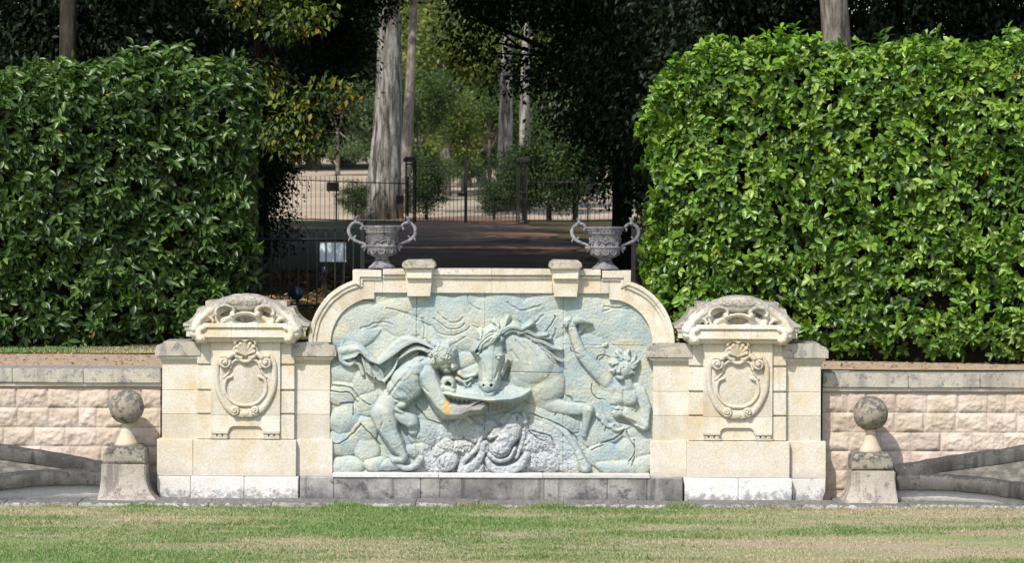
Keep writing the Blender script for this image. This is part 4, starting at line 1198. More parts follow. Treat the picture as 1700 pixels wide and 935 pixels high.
# =================================================================== BALL FINIALS AND BASINS
def finial(cu, cv, m, label):
    """m=+1: flare towards the right"""
    Y = -0.05
    G = lambda a: cu + m * a
    root = empty('ball_finial', (X(cu, Y), Y, 0.02), label, 'finial', 'stone ball finials at the basin corners')
    sc = (D + Y) / D / PPM
    r = lambda p: p * sc
    cx = X(cu, Y); cy = Y + .02
    dz = Z(cv, Y)
    zc = lambda v: dz - (v - 678) * sc
    b = MB(); b.ball((cx, cy, dz), r(29), 4); b.rough(.006, 9, int(cu)); b.build('ball', M['ball'], root)
    b = MB().lathe([(r(22), zc(744)), (r(17), zc(736)), (r(11.5), zc(724)), (r(8), zc(712)), (r(7.4), zc(706)), (r(10), zc(702)), (r(16), zc(700)), (r(19), zc(698))], cx, cy, 0, 32)
    b.build('neck', M['lime'], root)
    b = MB()
    hw = r(34.5)
    P = [(-hw, zc(770)), (-hw, zc(754)), (-hw * .96, zc(748)), (-hw * .82, zc(743)), (-hw * .6, zc(741)), (hw * .6, zc(741)), (hw * .82, zc(743)), (hw * .96, zc(748)), (hw, zc(754)), (hw, zc(770))]
    b.prism([(cx + a, z) for a, z in P], cy - hw, cy + hw, .03, world=True)
    b.rough(.009, 9, int(cu) + 1); b.build('cap', M['ball'], root)
    # pedestal: straight on the basin side, flaring foot towards the monument and the front
    bm = bmesh.new(); rings = []
    for k in range(15):
        t = k / 14; v = 770.5 + t * 62
        fl = r(23) * (max(0, t - .1) / .9) ** 2.8; fs = r(6) * t ** 2
        zz = zc(v)
        xa, xb = -r(37) - fs, r(35) + fl
        ya, yb = -r(36) - fl * .8, r(36)
        ring = [bm.verts.new((cx + m * a, cy + c, zz)) for a, c in ((xa, ya), (0, ya), (xb, ya), (xb, 0), (xb, yb), (xa, yb), (xa, 0))]
        rings.append(ring)
    for A, B in zip(rings, rings[1:]):
        for i in range(7): bm.faces.new([A[i], A[(i + 1) % 7], B[(i + 1) % 7], B[i]])
    bm.faces.new(rings[0]); bm.faces.new(rings[-1][::-1])
    bmesh.ops.recalc_face_normals(bm, faces=bm.faces)
    ee = [e for e in bm.edges if len(e.link_faces) == 2 and e.calc_face_angle(0) > .7]
    bmesh.ops.bevel(bm, geom=ee, offset=.012, segments=2, affect='EDGES')
    b = MB(); b.bm.free(); b.bm = bm; b.rough(.004, 7, int(cu) + 2); b.build('pedestal', M['ped'], root)
    return root


finial(211, 678, 1, 'dark lichened stone ball on flared pedestal, in front of wall below the darker hedge')
finial(1447, 685, -1, 'lichened stone ball on flared pedestal, in front of wall below the bright hedge')


def sweep(path, prof, name, mat, parent, rough=.006, seed=0):
    """profile [(offset sideways, height)] swept along path [(x,y,z)]"""
    P = [Vector(p) for p in smooth_pts(path, 10)]
    bm = bmesh.new(); rings = []
    for i, p in enumerate(P):
        t = P[min(i + 1, len(P) - 1)] - P[max(i - 1, 0)]; t.z = 0; t.normalize()
        s = Vector((t.y, -t.x, 0))
        rings.append([bm.verts.new(p + s * a + Vector((0, 0, h))) for a, h in prof])
    n = len(prof)
    for A, B in zip(rings, rings[1:]):
        for i in range(n): bm.faces.new([A[i], A[(i + 1) % n], B[(i + 1) % n], B[i]])
    bm.faces.new(rings[0]); bm.faces.new(rings[-1])
    bmesh.ops.recalc_face_normals(bm, faces=bm.faces)
    for f_ in bm.faces: f_.smooth = True
    b = MB(); b.bm.free(); b.bm = bm; b.rough(rough, 8, seed)
    o = b.build(name, mat, parent)
    for p_ in o.data.polygons: p_.use_smooth = len(p_.vertices) == 4
    return o


def basin(uc, m, dv, label):
    """curved basin running away from the finial; m=-1 to the left, +1 to the right"""
    gx = lambda px, Y: X(uc + m * px, Y)
    gz = lambda v, Y: Z(v + dv, Y)
    root = empty('fountain_basin', (gx(120, 0), 0, 0), label, 'basin', 'curved side basins')
    rim = [(-.13, -.165), (-.14, -.155), (-.14, -.06), (-.137, -.03), (-.125, -.012), (-.105, -.002), (-.09, 0), (.09, 0), (.11, -.004), (.128, -.016), (.137, -.034), (.14, -.06), (.14, -.155), (.13, -.165)]
    fr = [(gx(34, .0), .0, gz(784, -.1)), (gx(90, -.05), -.05, gz(783.5, -.15)), (gx(150, -.16), -.16, gz(786, -.25)), (gx(230, -.38), -.38, gz(795, -.45)), (gx(330, -.72), -.72, gz(810, -.8)), (gx(470, -1.0), -1.0, gz(816, -1.0)), (gx(640, -1.05), -1.05, gz(816, -1.05))]
    sweep(fr, rim, 'front_rim', M['rim'], root, .007, int(uc))
    wl = [(x, y + .02, 0) for x, y, z in fr]
    sweep([(x, y, .0) for x, y, z in wl], [(-.09, 0), (-.09, .24), (.09, .24), (.09, 0)], 'basin_wall', M['curbwhite'], root, .003, int(uc) + 1)
    rr2 = [(gx(20, .1), .1, gz(772, .1)), (gx(70, .13), .13, gz(763, .13)), (gx(130, .15), .15, gz(752.5, .15)), (gx(215, .16), .16, gz(740, .16)), (gx(330, .17), .17, gz(722, .17)), (gx(470, .17), .17, gz(708, .17)), (gx(640, .17), .17, gz(704, .17))]
    rim2 = [(-.10, -.16), (-.11, -.15), (-.11, -.05), (-.105, -.02), (-.09, -.004), (-.075, 0), (.06, 0), (.085, -.008), (.10, -.024), (.105, -.05), (.105, -.15), (.10, -.16)]
    sweep(rr2, rim2, 'rear_rim', M['rim'], root, .007, int(uc) + 2)
    sweep([(x, y, .0) for x, y, z in rr2], [(-.07, 0), (-.07, .3), (.07, .3), (.07, 0)], 'rear_wall', M['ped'], root, .003, int(uc) + 3)
    A = smooth_pts([(x, y + .02, z - .03) for x, y, z in fr], 8); B = smooth_pts([(x, y, z - .12) for x, y, z in rr2], 8)
    n = min(len(A), len(B)); V = []; F = []
    for i in range(n):
        for k in range(6):
            t = k / 5; V.append([A[i][c_] * (1 - t) + B[i][c_] * t for c_ in range(3)])
    for i in range(n - 1):
        for k in range(5): F.append((i * 6 + k, i * 6 + k + 1, i * 6 + k + 7, i * 6 + k + 6))
    o = link('basin_fill', mesh_np('basin_fill', V, F), M['grit'], root)
    return root


basin(209, -1, 0, 'low curved stone basin rim leading away from the darker ball finial')
basin(1449, 1, 3, 'low curved stone basin rim beside the ball finial under the bright hedge')

# kerb: worn stones edging the lawn
b = MB(); x = -18.0
while x < 18:
    w = random.uniform(.5, .95)
    b.box(x + .003, x + w - .003, -.64 + random.uniform(-.02, .02), -.04 + (.5 if abs(x) > 3.2 else 0), -.06, .05 + random.uniform(-.008, .008), .016, 2)
    x += w
b.rough(.012, 9, 44)
tag(b.build('kerb', M['kerbm']), 'lichened stone kerb between the lawn and the fountain wall', 'kerb', kind='structure')


# =================================================================== GROUND
def sheet(name, x0, x1, y0, y1, nx, ny, zf, mat, edge=None):
    xs = np.linspace(0, 1, nx); ys = np.linspace(y0, y1, ny) if not isinstance(ny, np.ndarray) else ny
    V = []
    TT, YY = np.meshgrid(xs, ys)
    if edge: XX = np.array([[edge(y)[0] + (edge(y)[1] - edge(y)[0]) * t for t in xs] for y in ys])
    else: XX = x0 + (x1 - x0) * TT
    ZZ = zf(XX, YY)
    h, w = XX.shape; idx = np.arange(h * w).reshape(h, w)
    F = np.stack([idx[:-1, :-1].ravel(), idx[:-1, 1:].ravel(), idx[1:, 1:].ravel(), idx[1:, :-1].ravel()], 1)
    o = link(name, mesh_np(name, np.stack([XX.ravel(), YY.ravel(), ZZ.ravel()], 1), F), mat)
    o['kind'] = 'structure'
    return o


def gz(x, y):
    z = np.interp(y, [0, 5, 9, 14, 40, 80, 90, 200, 320], [1.44, 1.44, 1.80, 1.92, 2.2, 2.5, 2.6, 5.2, 9.0])
    return z + .05 * fbm(np.asarray(x) / 4, np.asarray(y) / 4, None, 5, 2) * np.clip((np.asarray(y) - 6) / 8, 0, 1)


def g1(x, y): return float(gz(np.array([x]), np.array([y]))[0])


sheet('lawn', -150, 150, -80, .3, 120, 120, lambda x, y: 0 * x + .012 * fbm(x / 2, y / 2, None, 3, 2), M['lawn'])
ys = np.concatenate([np.linspace(.55, 30, 90), np.linspace(31, 130, 70), np.linspace(134, 420, 40)])
sheet('woodland_ground', -220, 220, 0, 0, 160, ys, gz, M['terrain'])
sheet('gravel_walk', -24, 24, .7, 4.2, 40, np.linspace(.74, 3.9, 16), lambda x, y: gz(x, y) + .012 + .01 * fbm(x * 3, y * 3, None, 2, 2), M['gravel'])
sheet('grass_verge', -24, -2.6, 3.3, 4.6, 30, np.linspace(3.8, 5.2, 10), lambda x, y: gz(x, y) + .018 + .006 * fbm(x * 3, y * 3, None, 2, 2), M['verge'])
pc = lambda y: float(np.interp(y, [5, 80, 95], [.15, -1.65, -2.1]))
sheet('woodland_path', 0, 0, 0, 0, 14, np.linspace(5.5, 92, 120), lambda x, y: gz(x, y) + .02, M['pathm'], edge=lambda y: (pc(y) - 2.3 - .25 * math.sin(y * .7), pc(y) + 2.2 + .2 * math.sin(y * .9 + 2)))


# =================================================================== LEAVES
def leaf_template(rows, bend, fold):
    V = []; F = []
    for i, (t, w) in enumerate(rows):
        for s in (-1, 0, 1): V.append((s * w * .5, t, -bend * t * t + fold * abs(s) * w))
    for i in range(len(rows) - 1):
        a = i * 3
        F += [(a, a + 1, a + 4, a + 3), (a + 1, a + 2, a + 5, a + 4)]
    return np.array(V), np.array(F)


LAUREL = leaf_template([(0, .04), (.22, .30), (.5, .42), (.78, .30), (1, .02)], .22, .28)
OVAL = leaf_template([(0, .04), (.2, .34), (.48, .52), (.78, .40), (1, .03)], .2, .26)
SMALL = leaf_template([(0, .05), (.45, .55), (1, .03)], .2, .2)
QUAD = (np.array([(-.32, .1, 0), (.02, -.02, .05), (.34, .5, -.02), (-.05, 1, -.16)]), np.array([(0, 1, 2, 3)]))


def unit(v): return v / np.maximum(np.linalg.norm(v, axis=-1, keepdims=True), 1e-9)


def leaves_mesh(name, P, dirs, nrm, size, tmpl, col):
    """P,dirs,nrm (n,3); size (n,); col (n,3)"""
    T, F = tmpl
    y = unit(dirs); x = unit(np.cross(y, nrm)); z = np.cross(x, y)
    V = P[:, None, :] + size[:, None, None] * (T[None, :, 0:1] * x[:, None] + T[None, :, 1:2] * y[:, None] + T[None, :, 2:3] * z[:, None])
    n, k = len(P), len(T)
    FF = (F[None] + (np.arange(n) * k)[:, None, None]).reshape(-1, F.shape[1])
    return mesh_np(name, V.reshape(-1, 3), FF, True, np.repeat(col, k, 0))


def rosettes(C, axis, per, size, spread, tmpl, cols, name, rg, droop=.0, jit=.5, stray=.0015):
    """shoots at C with leaves set round the shoot axis"""
    n = len(C); A = unit(axis)
    ref = unit(np.cross(A, unit(rg.normal(size=(n, 3)))))
    ref2 = np.cross(A, ref)
    P = []; Dr = []; Nn = []; Sz = []; Cc = []
    for k in range(per):
        th = k * 2.39996 + rg.uniform(0, 1, n)
        lift = rg.uniform(spread * .55, spread, n)
        rad = ref * np.cos(th)[:, None] + ref2 * np.sin(th)[:, None]
        d = unit(rad * np.sin(lift)[:, None] + A * np.cos(lift)[:, None] + np.array([0, 0, -droop]) + rg.normal(0, jit * .4, (n, 3)))
        nr = unit(A * np.sin(lift)[:, None] - rad * np.cos(lift)[:, None] + rg.normal(0, jit, (n, 3)) + np.array([0, 0, .35]))
        P.append(C - A * (.012 * k) * (size / .14)); Dr.append(d); Nn.append(nr)
        Sz.append(size * rg.uniform(.55, 1.2, n)); cq = cols * rg.uniform(.78, 1.22, (n, 1)); cq[rg.random(n) < stray] = (0.40, 0.20, 0.03); Cc.append(cq)
    return leaves_mesh(name, np.concatenate(P), np.concatenate(Dr), np.concatenate(Nn), np.concatenate(Sz), tmpl, np.concatenate(Cc))


# =================================================================== HEDGES
def hedge(name, p0, p1, depth, ztop, base, seed, palette, label, leaf, dens, top_fn, per=8, droop=.25, tmpl=LAUREL):
    """front face runs from p0 to p1 (x,y); hedge body lies behind it"""
    rg = np.random.default_rng(seed)
    p0 = np.array(p0, float); p1 = np.array(p1, float)
    L = np.linalg.norm(p1 - p0); ex = (p1 - p0) / L; en = np.array([ex[1], -ex[0]])      # outward to the viewer
    if en[1] > 0: en = -en
    root = empty(name, (*(p0 + p1) / 2, base), label, 'hedge', 'clipped laurel hedges')

    def surf(kind, n):
        if kind == 'front':
            s = rg.uniform(0, L, n); h = rg.uniform(0, 1, n) ** .95
            q = np.zeros(n)
        elif kind == 'top':
            s = rg.uniform(0, L, n); h = np.ones(n); q = rg.uniform(0, depth * .75, n)
        elif kind == 'end1':
            s = np.full(n, L); h = rg.uniform(0, 1, n); q = rg.uniform(0, depth, n)
        else:
            s = np.zeros(n); h = rg.uniform(0, 1, n); q = rg.uniform(0, depth, n)
        return s, h, q

    Cs = []; Ns = []
    for kind, n in (('front', int(dens * L * (ztop - base))), ('top', int(dens * L * depth * .5)), ('end1', int(dens * depth * (ztop - base) * .6)), ('end0', int(dens * depth * (ztop - base) * .6))):
        s, h, q = surf(kind, n)
        zt = top_fn(s / L)
        z = base + .12 + h * (zt - base - .12)
        nz_ = np.zeros(n); nn = np.zeros((n, 3))
        if kind == 'front': nn[:, :2] = en
        elif kind == 'top': nn[:, 2] = 1; nn[:, :2] = en * .3
        elif kind == 'end1': nn[:, :2] = ex
        else: nn[:, :2] = -ex
        # rounded shoulders
        rt = np.clip(1 - (zt - z) / .45, 0, 1); re0 = np.clip(1 - s / .5, 0, 1); re1 = np.clip(1 - (L - s) / .5, 0, 1)
        off = np.zeros((n, 3))
        if kind == 'front':
            off[:, :2] -= en * (.40 * (rt ** 2 + np.maximum(re0, re1) ** 2)[:, None])
            low_ = np.clip(1 - (z - base) / .5, 0, 1); off[:, :2] -= en * (.22 * low_ ** 2)[:, None]
            nn[:, 2] += rt * .9; nn[:, :2] += ex * (re1 - re0)[:, None] * .8
        if kind == 'top':
            rq = np.clip(1 - q / .5, 0, 1); off[:, 2] -= .25 * rq ** 2
        if kind in ('end0', 'end1'):
            rq = np.clip(1 - q / .5, 0, 1); off[:, :2] -= (ex if kind == 'end1' else -ex) * (.3 * rq ** 2 + .35 * rt ** 2)[:, None]
            nn[:, 2] += rt * .8
        P = np.zeros((n, 3)); P[:, :2] = p0 + ex * s[:, None] - en * q[:, None]; P[:, 2] = z
        P += off; nn = unit(nn)
        lump = .11 * fbm(P[:, 0] * 1.4, P[:, 1] * 1.4, P[:, 2] * 1.4, seed, 3)
        dp = -np.abs(rg.normal(0, .11, n))
        stray = rg.random(n) < .05
        dp = np.where(stray, rg.uniform(.03, .16, n), dp)
        P += nn * (lump + dp)[:, None]
        Cs.append(P); Ns.append(nn)
    C = np.concatenate(Cs); N = np.concatenate(Ns)
    n = len(C)
    ax = N * 1.0 + np.array([0, 0, .35]) + rg.normal(0, .42, (n, 3))
    pal = np.array(palette); pick = rg.random(n)
    col = pal[np.minimum((pick ** 1.2 * len(pal)).astype(int), len(pal) - 1)] * rg.uniform(.8, 1.2, (n, 1))
    pt = .5 + .5 * fbm(C[:, 0] * .9, C[:, 1] * .9, C[:, 2] * .9, seed + 9, 2)
    col = col * (.82 + .36 * pt)[:, None]
    me = rosettes(C, ax, per, leaf, 1.25, tmpl, col, 'foliage', rg, droop=droop)
    link('foliage', me, M['laurel'], root)
    # twiggy core
    b = MB()
    for k in range(int(L * 5)):
        s = (k + rg.random()) / (L * 5) * L; q = rg.uniform(.35, depth * .8)
        bx_, by_ = p0 + ex * s - en * q
        zt = float(top_fn(np.array([s / L]))[0])
        b.tube([(bx_, by_, base - .05), (bx_ + rg.normal(0, .12), by_ + rg.normal(0, .1), base + 1.4), (bx_ + rg.normal(0, .3), by_ + rg.normal(0, .2), zt - .5)], [.045, .03, .012], 6)
    b.build('branches', M['twig'], root)
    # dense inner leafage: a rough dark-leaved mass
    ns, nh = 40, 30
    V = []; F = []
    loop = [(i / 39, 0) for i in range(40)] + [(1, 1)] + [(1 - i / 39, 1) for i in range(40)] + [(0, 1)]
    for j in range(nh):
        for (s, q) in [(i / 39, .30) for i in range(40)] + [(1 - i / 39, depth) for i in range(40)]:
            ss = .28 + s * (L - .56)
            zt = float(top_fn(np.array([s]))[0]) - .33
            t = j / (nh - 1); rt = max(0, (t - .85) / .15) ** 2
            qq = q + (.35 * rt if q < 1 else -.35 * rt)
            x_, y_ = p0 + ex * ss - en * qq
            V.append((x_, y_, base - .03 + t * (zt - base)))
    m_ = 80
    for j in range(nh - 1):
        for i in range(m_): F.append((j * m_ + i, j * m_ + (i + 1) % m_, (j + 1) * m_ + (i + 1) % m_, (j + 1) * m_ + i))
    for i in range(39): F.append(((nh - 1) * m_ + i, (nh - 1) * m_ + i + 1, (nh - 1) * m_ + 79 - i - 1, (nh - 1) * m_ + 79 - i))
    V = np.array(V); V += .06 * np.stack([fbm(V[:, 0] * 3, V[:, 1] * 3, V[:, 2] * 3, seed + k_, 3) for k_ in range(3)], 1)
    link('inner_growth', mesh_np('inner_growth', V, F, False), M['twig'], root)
    return root


LTOP = lambda s: np.interp(s, [0, .5, .62, .83, .95, 1], [4.7, 4.78, 5.02, 5.22, 5.2, 4.95]) + .07 * np.sin(np.asarray(s) * 33)
RTOP = lambda s: np.interp(s, [0, .045, .10, .3, .52, 1], [4.62, 5.02, 5.30, 5.24, 5.26, 5.3]) + .05 * np.sin(np.asarray(s) * 36)
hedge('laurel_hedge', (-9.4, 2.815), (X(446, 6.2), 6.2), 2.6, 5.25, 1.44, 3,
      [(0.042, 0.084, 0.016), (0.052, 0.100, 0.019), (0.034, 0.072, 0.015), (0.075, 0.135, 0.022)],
      'deep green glossy laurel hedge with a rounded end, rising behind the gravel and grass strip', .142, 110, LTOP, droop=.5)
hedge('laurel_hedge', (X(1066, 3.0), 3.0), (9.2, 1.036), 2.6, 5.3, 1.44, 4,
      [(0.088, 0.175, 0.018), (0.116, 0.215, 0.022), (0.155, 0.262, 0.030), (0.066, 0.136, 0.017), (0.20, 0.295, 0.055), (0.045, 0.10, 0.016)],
      'bright yellow-green laurel hedge in full sun, directly behind the wall', .112, 175, RTOP, tmpl=OVAL)


# =================================================================== TREES
def crown_mesh(name, lobes, n, size, tmpl, palette, rg, sheet_=.55, shell=.5, droop=.2, clump=.34, per=14):
    """leaf clumps through a few ellipsoid lobes [(x,y,z,rx,ry,rz)]"""
    vol = np.array([l[3] * l[4] * l[5] for l in lobes]) ** .75; vol = vol / vol.sum()
    nc = max(1, n // per)
    which = rg.choice(len(lobes), nc, p=vol)
    Lb = np.array(lobes)[which]
    d = unit(rg.normal(size=(nc, 3))); q = rg.uniform(shell, 1.02, nc) ** .7
    C = Lb[:, :3] + d * q[:, None] * Lb[:, 3:6]
    C += .35 * np.stack([fbm(C[:, 0] * .6, C[:, 1] * .6, C[:, 2] * .6, 50 + k, 2) for k in range(3)], 1)
    keep = fbm(C[:, 0] * .55, C[:, 1] * .55, C[:, 2] * .55, 91, 2) > -.42
    C = C[keep]; nc = len(C)
    pal = np.array(palette)
    cc = pal[rg.integers(0, len(pal), nc)] * rg.uniform(.75, 1.25, (nc, 1))
    P = np.repeat(C, per, 0) + rg.normal(0, clump, (nc * per, 3)) * np.array([1, 1, sheet_])
    m = len(P)
    out = unit(P - np.repeat(Lb[keep][:, :3], per, 0))
    dr = unit(out * .6 + rg.normal(0, .6, (m, 3)) + np.array([0, 0, -droop]))
    nn = unit(np.array([0, 0, 1.0]) + rg.normal(0, .5, (m, 3)))
    return leaves_mesh(name, P, dr, nn, size * rg.uniform(.65, 1.3, m), tmpl, np.repeat(cc, per, 0) * rg.uniform(.8, 1.2, (m, 1)))


def trunk_mb(r, h, lobes, rg, lean=(0, 0), seg=9, flare=1.5, taper=.45):
    b = MB()
    pts = []; rad = []
    for i in range(seg + 1):
        t = i / seg
        pts.append((lean[0] * t * h + .05 * r * math.sin(t * 7) * 3, lean[1] * t * h, -.15 + t * (h + .15)))
        rad.append(r * (1 - taper * t) * (1 + (flare - 1) * max(0, 1 - t * 6) ** 2))
    b.tube(pts, rad, 14, rough=.05)
    for l in lobes:
        s = rg.uniform(.55, .95); a = Vector(pts[int(s * seg)]); e = Vector(l[:3])
        mid = a.lerp(e, .5) + Vector((rg.normal(0, .2), rg.normal(0, .2), .25))
        b.tube([a, mid, e], [r * .42, r * .26, r * .08], 8, rough=.04)
        for k in range(3):
            d = unit(rg.normal(size=3)) * np.array(l[3:6]) * .8
            b.tube([mid.lerp(e, .3 + .2 * k), e + Vector(d) * .5, e + Vector(d)], [r * .14, r * .08, r * .03], 5)
    return b


TREE_MESH = {}


def tree(key, x, y, label, group=None, scale=1.0, rot=0.0, name='tree', **kw):
    """key names a shared crown/trunk pair; each tree is its own thing"""
    z = g1(x, y)
    root = empty(name, (x, y, z), label, 'tree', group)
    root.scale = (scale,) * 3; root.rotation_euler = (0, 0, rot)
    if key not in TREE_MESH:
        rg = np.random.default_rng(abs(hash(key)) % 1000 if False else sum(map(ord, key)))
        lob = kw['lobes']
        tm = trunk_mb(kw['r'], kw['h'], kw.get('limbs', lob), rg, kw.get('lean', (0, 0)), flare=kw.get('flare', 1.5), taper=kw.get('taper', .45))
        me = bpy.data.meshes.new('trunk'); tm.bm.to_mesh(me); tm.bm.free(); me.materials.append(M[kw.get('bark', 'bark')])
        cr = crown_mesh('crown', lob, kw['n'], kw['size'], kw.get('tmpl', SMALL), kw['pal'], rg, clump=kw.get('clump', .34), per=kw.get('per', 14), droop=kw.get('droop', .2), shell=kw.get('shell', .5), sheet_=kw.get('sheet_', .55))
        cr.materials.append(M['foliage'])
        TREE_MESH[key] = (me, cr)
    for nm, me in zip(('trunk', 'crown'), TREE_MESH[key]):
        o = bpy.data.objects.new(nm, me); COL.objects.link(o); o.parent = root
    return root


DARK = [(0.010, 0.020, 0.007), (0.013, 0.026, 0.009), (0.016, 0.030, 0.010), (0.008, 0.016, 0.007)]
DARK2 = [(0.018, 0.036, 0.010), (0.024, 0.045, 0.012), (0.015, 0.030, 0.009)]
MID = [(0.045, 0.085, 0.018), (0.060, 0.105, 0.022), (0.038, 0.075, 0.018)]
GOLD = [(0.13, 0.17, 0.025), (0.17, 0.19, 0.03), (0.09, 0.13, 0.02), (0.20, 0.14, 0.02)]
OLIVE = [(0.12, 0.15, 0.03), (0.16, 0.18, 0.04), (0.09, 0.12, 0.03)]
ORANGE = [(0.20, 0.075, 0.02), (0.14, 0.08, 0.02), (0.10, 0.10, 0.03), (0.08, 0.11, 0.03)]
FAR_HAZED = [(0.095, 0.135, 0.06), (0.125, 0.165, 0.065), (0.08, 0.115, 0.06)]  # distance haze mixed into the leaf colours as paler greens


def dome(n, rxy, rz, zc, seed, off=(0, 0)):
    rg = random.Random(seed); o = []
    for k in range(n):
        a = rg.uniform(0, 6.28); q = rxy * math.sqrt(rg.uniform(.02, 1)) * .75
        o.append((off[0] + q * math.cos(a), off[1] + q * math.sin(a), zc + rg.uniform(-.5, .6) * rz, rxy * rg.uniform(.34, .5), rxy * rg.uniform(.34, .5), rz * rg.uniform(.32, .5)))
    return o


# tall avenue trees: high crowns above the frame that keep the wood in shade
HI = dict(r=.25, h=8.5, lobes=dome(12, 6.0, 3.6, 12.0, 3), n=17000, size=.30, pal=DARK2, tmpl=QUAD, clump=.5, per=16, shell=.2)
tree('high_a', X(1412, 8.5), 8.5, 'tall grey-barked tree rising directly behind the bright hedge', 'tall trees behind the hedges', 1.0, .3, 'tall_tree', lean=(-.045, .02), **HI)
tree('high_b', X(112, 9.5), 9.5, 'tall pale-barked tree rising behind the darker hedge', 'tall trees behind the hedges', 1.0, 2.1, 'tall_tree', **dict(HI, r=.15, bark='bark_dark'))
k = 0
for (x, y, sc) in [(-1.6 - 3.2, 16.5, .95), (3.9, 17, 1.0), (-10.5, 18, 1.05), (9.8, 19, 1.1), (-5.4, 26, 1.0), (4.6, 27, 1.05), (-12, 30, 1.1), (11.5, 32, 1.1), (-6.2, 38, 1.05), (4.4, 40, 1.1), (-7, 52, 1.1), (4.2, 54, 1.1), (-13, 46, 1.1), (12, 48, 1.1), (-8, 66, 1.1), (5, 68, 1.1), (-16, 13, 1.05), (16, 13, 1.05), (-18, 25, 1.1), (18, 26, 1.1), (-22, 40, 1.2), (21, 42, 1.2)]:
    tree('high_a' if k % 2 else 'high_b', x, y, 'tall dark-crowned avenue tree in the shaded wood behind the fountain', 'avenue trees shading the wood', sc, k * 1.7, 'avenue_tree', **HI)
    k += 1

# low dark evergreens that make the black sides of the opening
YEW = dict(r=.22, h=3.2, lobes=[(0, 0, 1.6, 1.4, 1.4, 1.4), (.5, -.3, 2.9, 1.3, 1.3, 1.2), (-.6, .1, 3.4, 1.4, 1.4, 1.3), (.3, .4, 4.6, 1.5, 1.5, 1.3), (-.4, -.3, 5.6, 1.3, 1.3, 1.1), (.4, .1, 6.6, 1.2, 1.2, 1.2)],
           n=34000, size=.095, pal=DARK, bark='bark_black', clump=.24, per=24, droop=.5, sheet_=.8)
lab = 'dark evergreen tree, almost black in the shade, beside the woodland path'
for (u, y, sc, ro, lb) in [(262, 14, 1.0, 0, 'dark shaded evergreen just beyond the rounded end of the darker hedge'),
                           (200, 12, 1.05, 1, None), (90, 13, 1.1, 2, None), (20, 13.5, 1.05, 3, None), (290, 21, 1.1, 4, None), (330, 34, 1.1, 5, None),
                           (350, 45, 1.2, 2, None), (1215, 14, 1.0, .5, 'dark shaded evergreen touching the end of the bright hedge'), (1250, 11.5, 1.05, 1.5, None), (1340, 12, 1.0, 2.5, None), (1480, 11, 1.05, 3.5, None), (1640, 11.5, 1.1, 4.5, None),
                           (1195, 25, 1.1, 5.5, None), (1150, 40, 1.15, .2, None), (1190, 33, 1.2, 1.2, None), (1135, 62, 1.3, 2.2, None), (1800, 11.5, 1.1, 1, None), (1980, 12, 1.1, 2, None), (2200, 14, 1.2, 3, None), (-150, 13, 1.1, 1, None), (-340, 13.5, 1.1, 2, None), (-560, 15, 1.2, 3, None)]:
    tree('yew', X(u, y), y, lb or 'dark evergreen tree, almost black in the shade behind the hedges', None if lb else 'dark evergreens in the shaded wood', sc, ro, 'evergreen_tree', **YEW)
# boughs hanging into the top of the opening from the right
tree('bough', X(1030, 24), 24, 'dark tree whose boughs hang over the top of the woodland opening', None, 1, 0, 'overhanging_tree', r=.2, h=5.5,
     lobes=[(-1.7, 0, 5.0, 1.3, 1.2, .8), (-2.4, -.2, 5.7, 1.0, 1.2, .8), (-.7, 0, 4.3, 1.3, 1.2, 1.1), (-1.2, .3, 6.5, 2.2, 1.5, .9), (.2, 0, 5.4, 1.5, 1.3, 1.2), (-.3, .2, 3.3, 1.0, 1.0, .9), (.3, 0, 2.2, .9, .9, 1.2), (-1.2, .2, 3.9, .7, .7, .6), (-.2, .4, 4.4, 1.2, 1, 1), (-1.6, .5, 5.6, 1.3, 1, .8), (-.6, .4, 5.4, 1.2, 1, .9), (.2, .4, 3.3, 1, .9, 1), (-2.75, 0, 4.7, .5, .5, .4), (-2.3, 0, 4.2, .7, .7, .5), (-1.6, 0, 3.7, .6, .6, .5)], n=56000, size=.10, pal=DARK2, bark='bark_black', clump=.26, per=24, droop=.4)
tree('bough2', X(430, 34), 34, 'dark tree reaching boughs out in front of the massive pale trunk', None, 1, 0, 'overhanging_tree', r=.2, h=5,
     lobes=[(.4, 0, 4.6, 1.2, 1.1, .9), (1.4, .2, 5.4, 1.1, 1.0, .9), (1.5, 0, 3.9, .9, .8, .7), (.6, 0, 3.0, .9, .8, .6), (.2, .2, 6.4, 1.5, 1.2, 1.0), (1.9, .1, 6.8, 1.0, 1.0, .9), (-.4, 0, 2.2, .7, .7, .8), (1.2, 0, 2.6, .5, .4, .3), (.9, .3, 4.3, 1.2, 1, .8), (.2, .3, 3.6, 1.1, 1, .7), (1.7, .3, 5.9, .9, .8, .7), (2.25, 0, 5.3, .7, .6, .5), (2.6, .1, 5.9, .5, .5, .4), (1.95, .1, 4.7, .55, .5, .55)], n=48000, size=.10, pal=DARK2, bark='bark_dark', clump=.24, per=24, droop=.4)
# chestnut with yellowing leaves at the left of the opening
tree('chestnut', X(424, 11.0), 11.0, 'horse chestnut with yellowing leaves beside the darker hedge', None, 1, 0, 'chestnut_tree', r=.055, h=4.6,
     lobes=[(.05, -.5, 4.35, .5, .4, .22), (.75, -.4, 4.1, .5, .35, .22), (1.0, -.6, 2.9, .5, .3, .15), (.5, -.5, 2.6, .45, .35, .22), (.8, -.4, 2.35, .35, .25, .15), (.1, -.2, 3.4, .4, .3, .3)],
     n=2600, size=.105, pal=GOLD + DARK2 + MID, bark='bark_black', clump=.12, per=9, droop=.5)

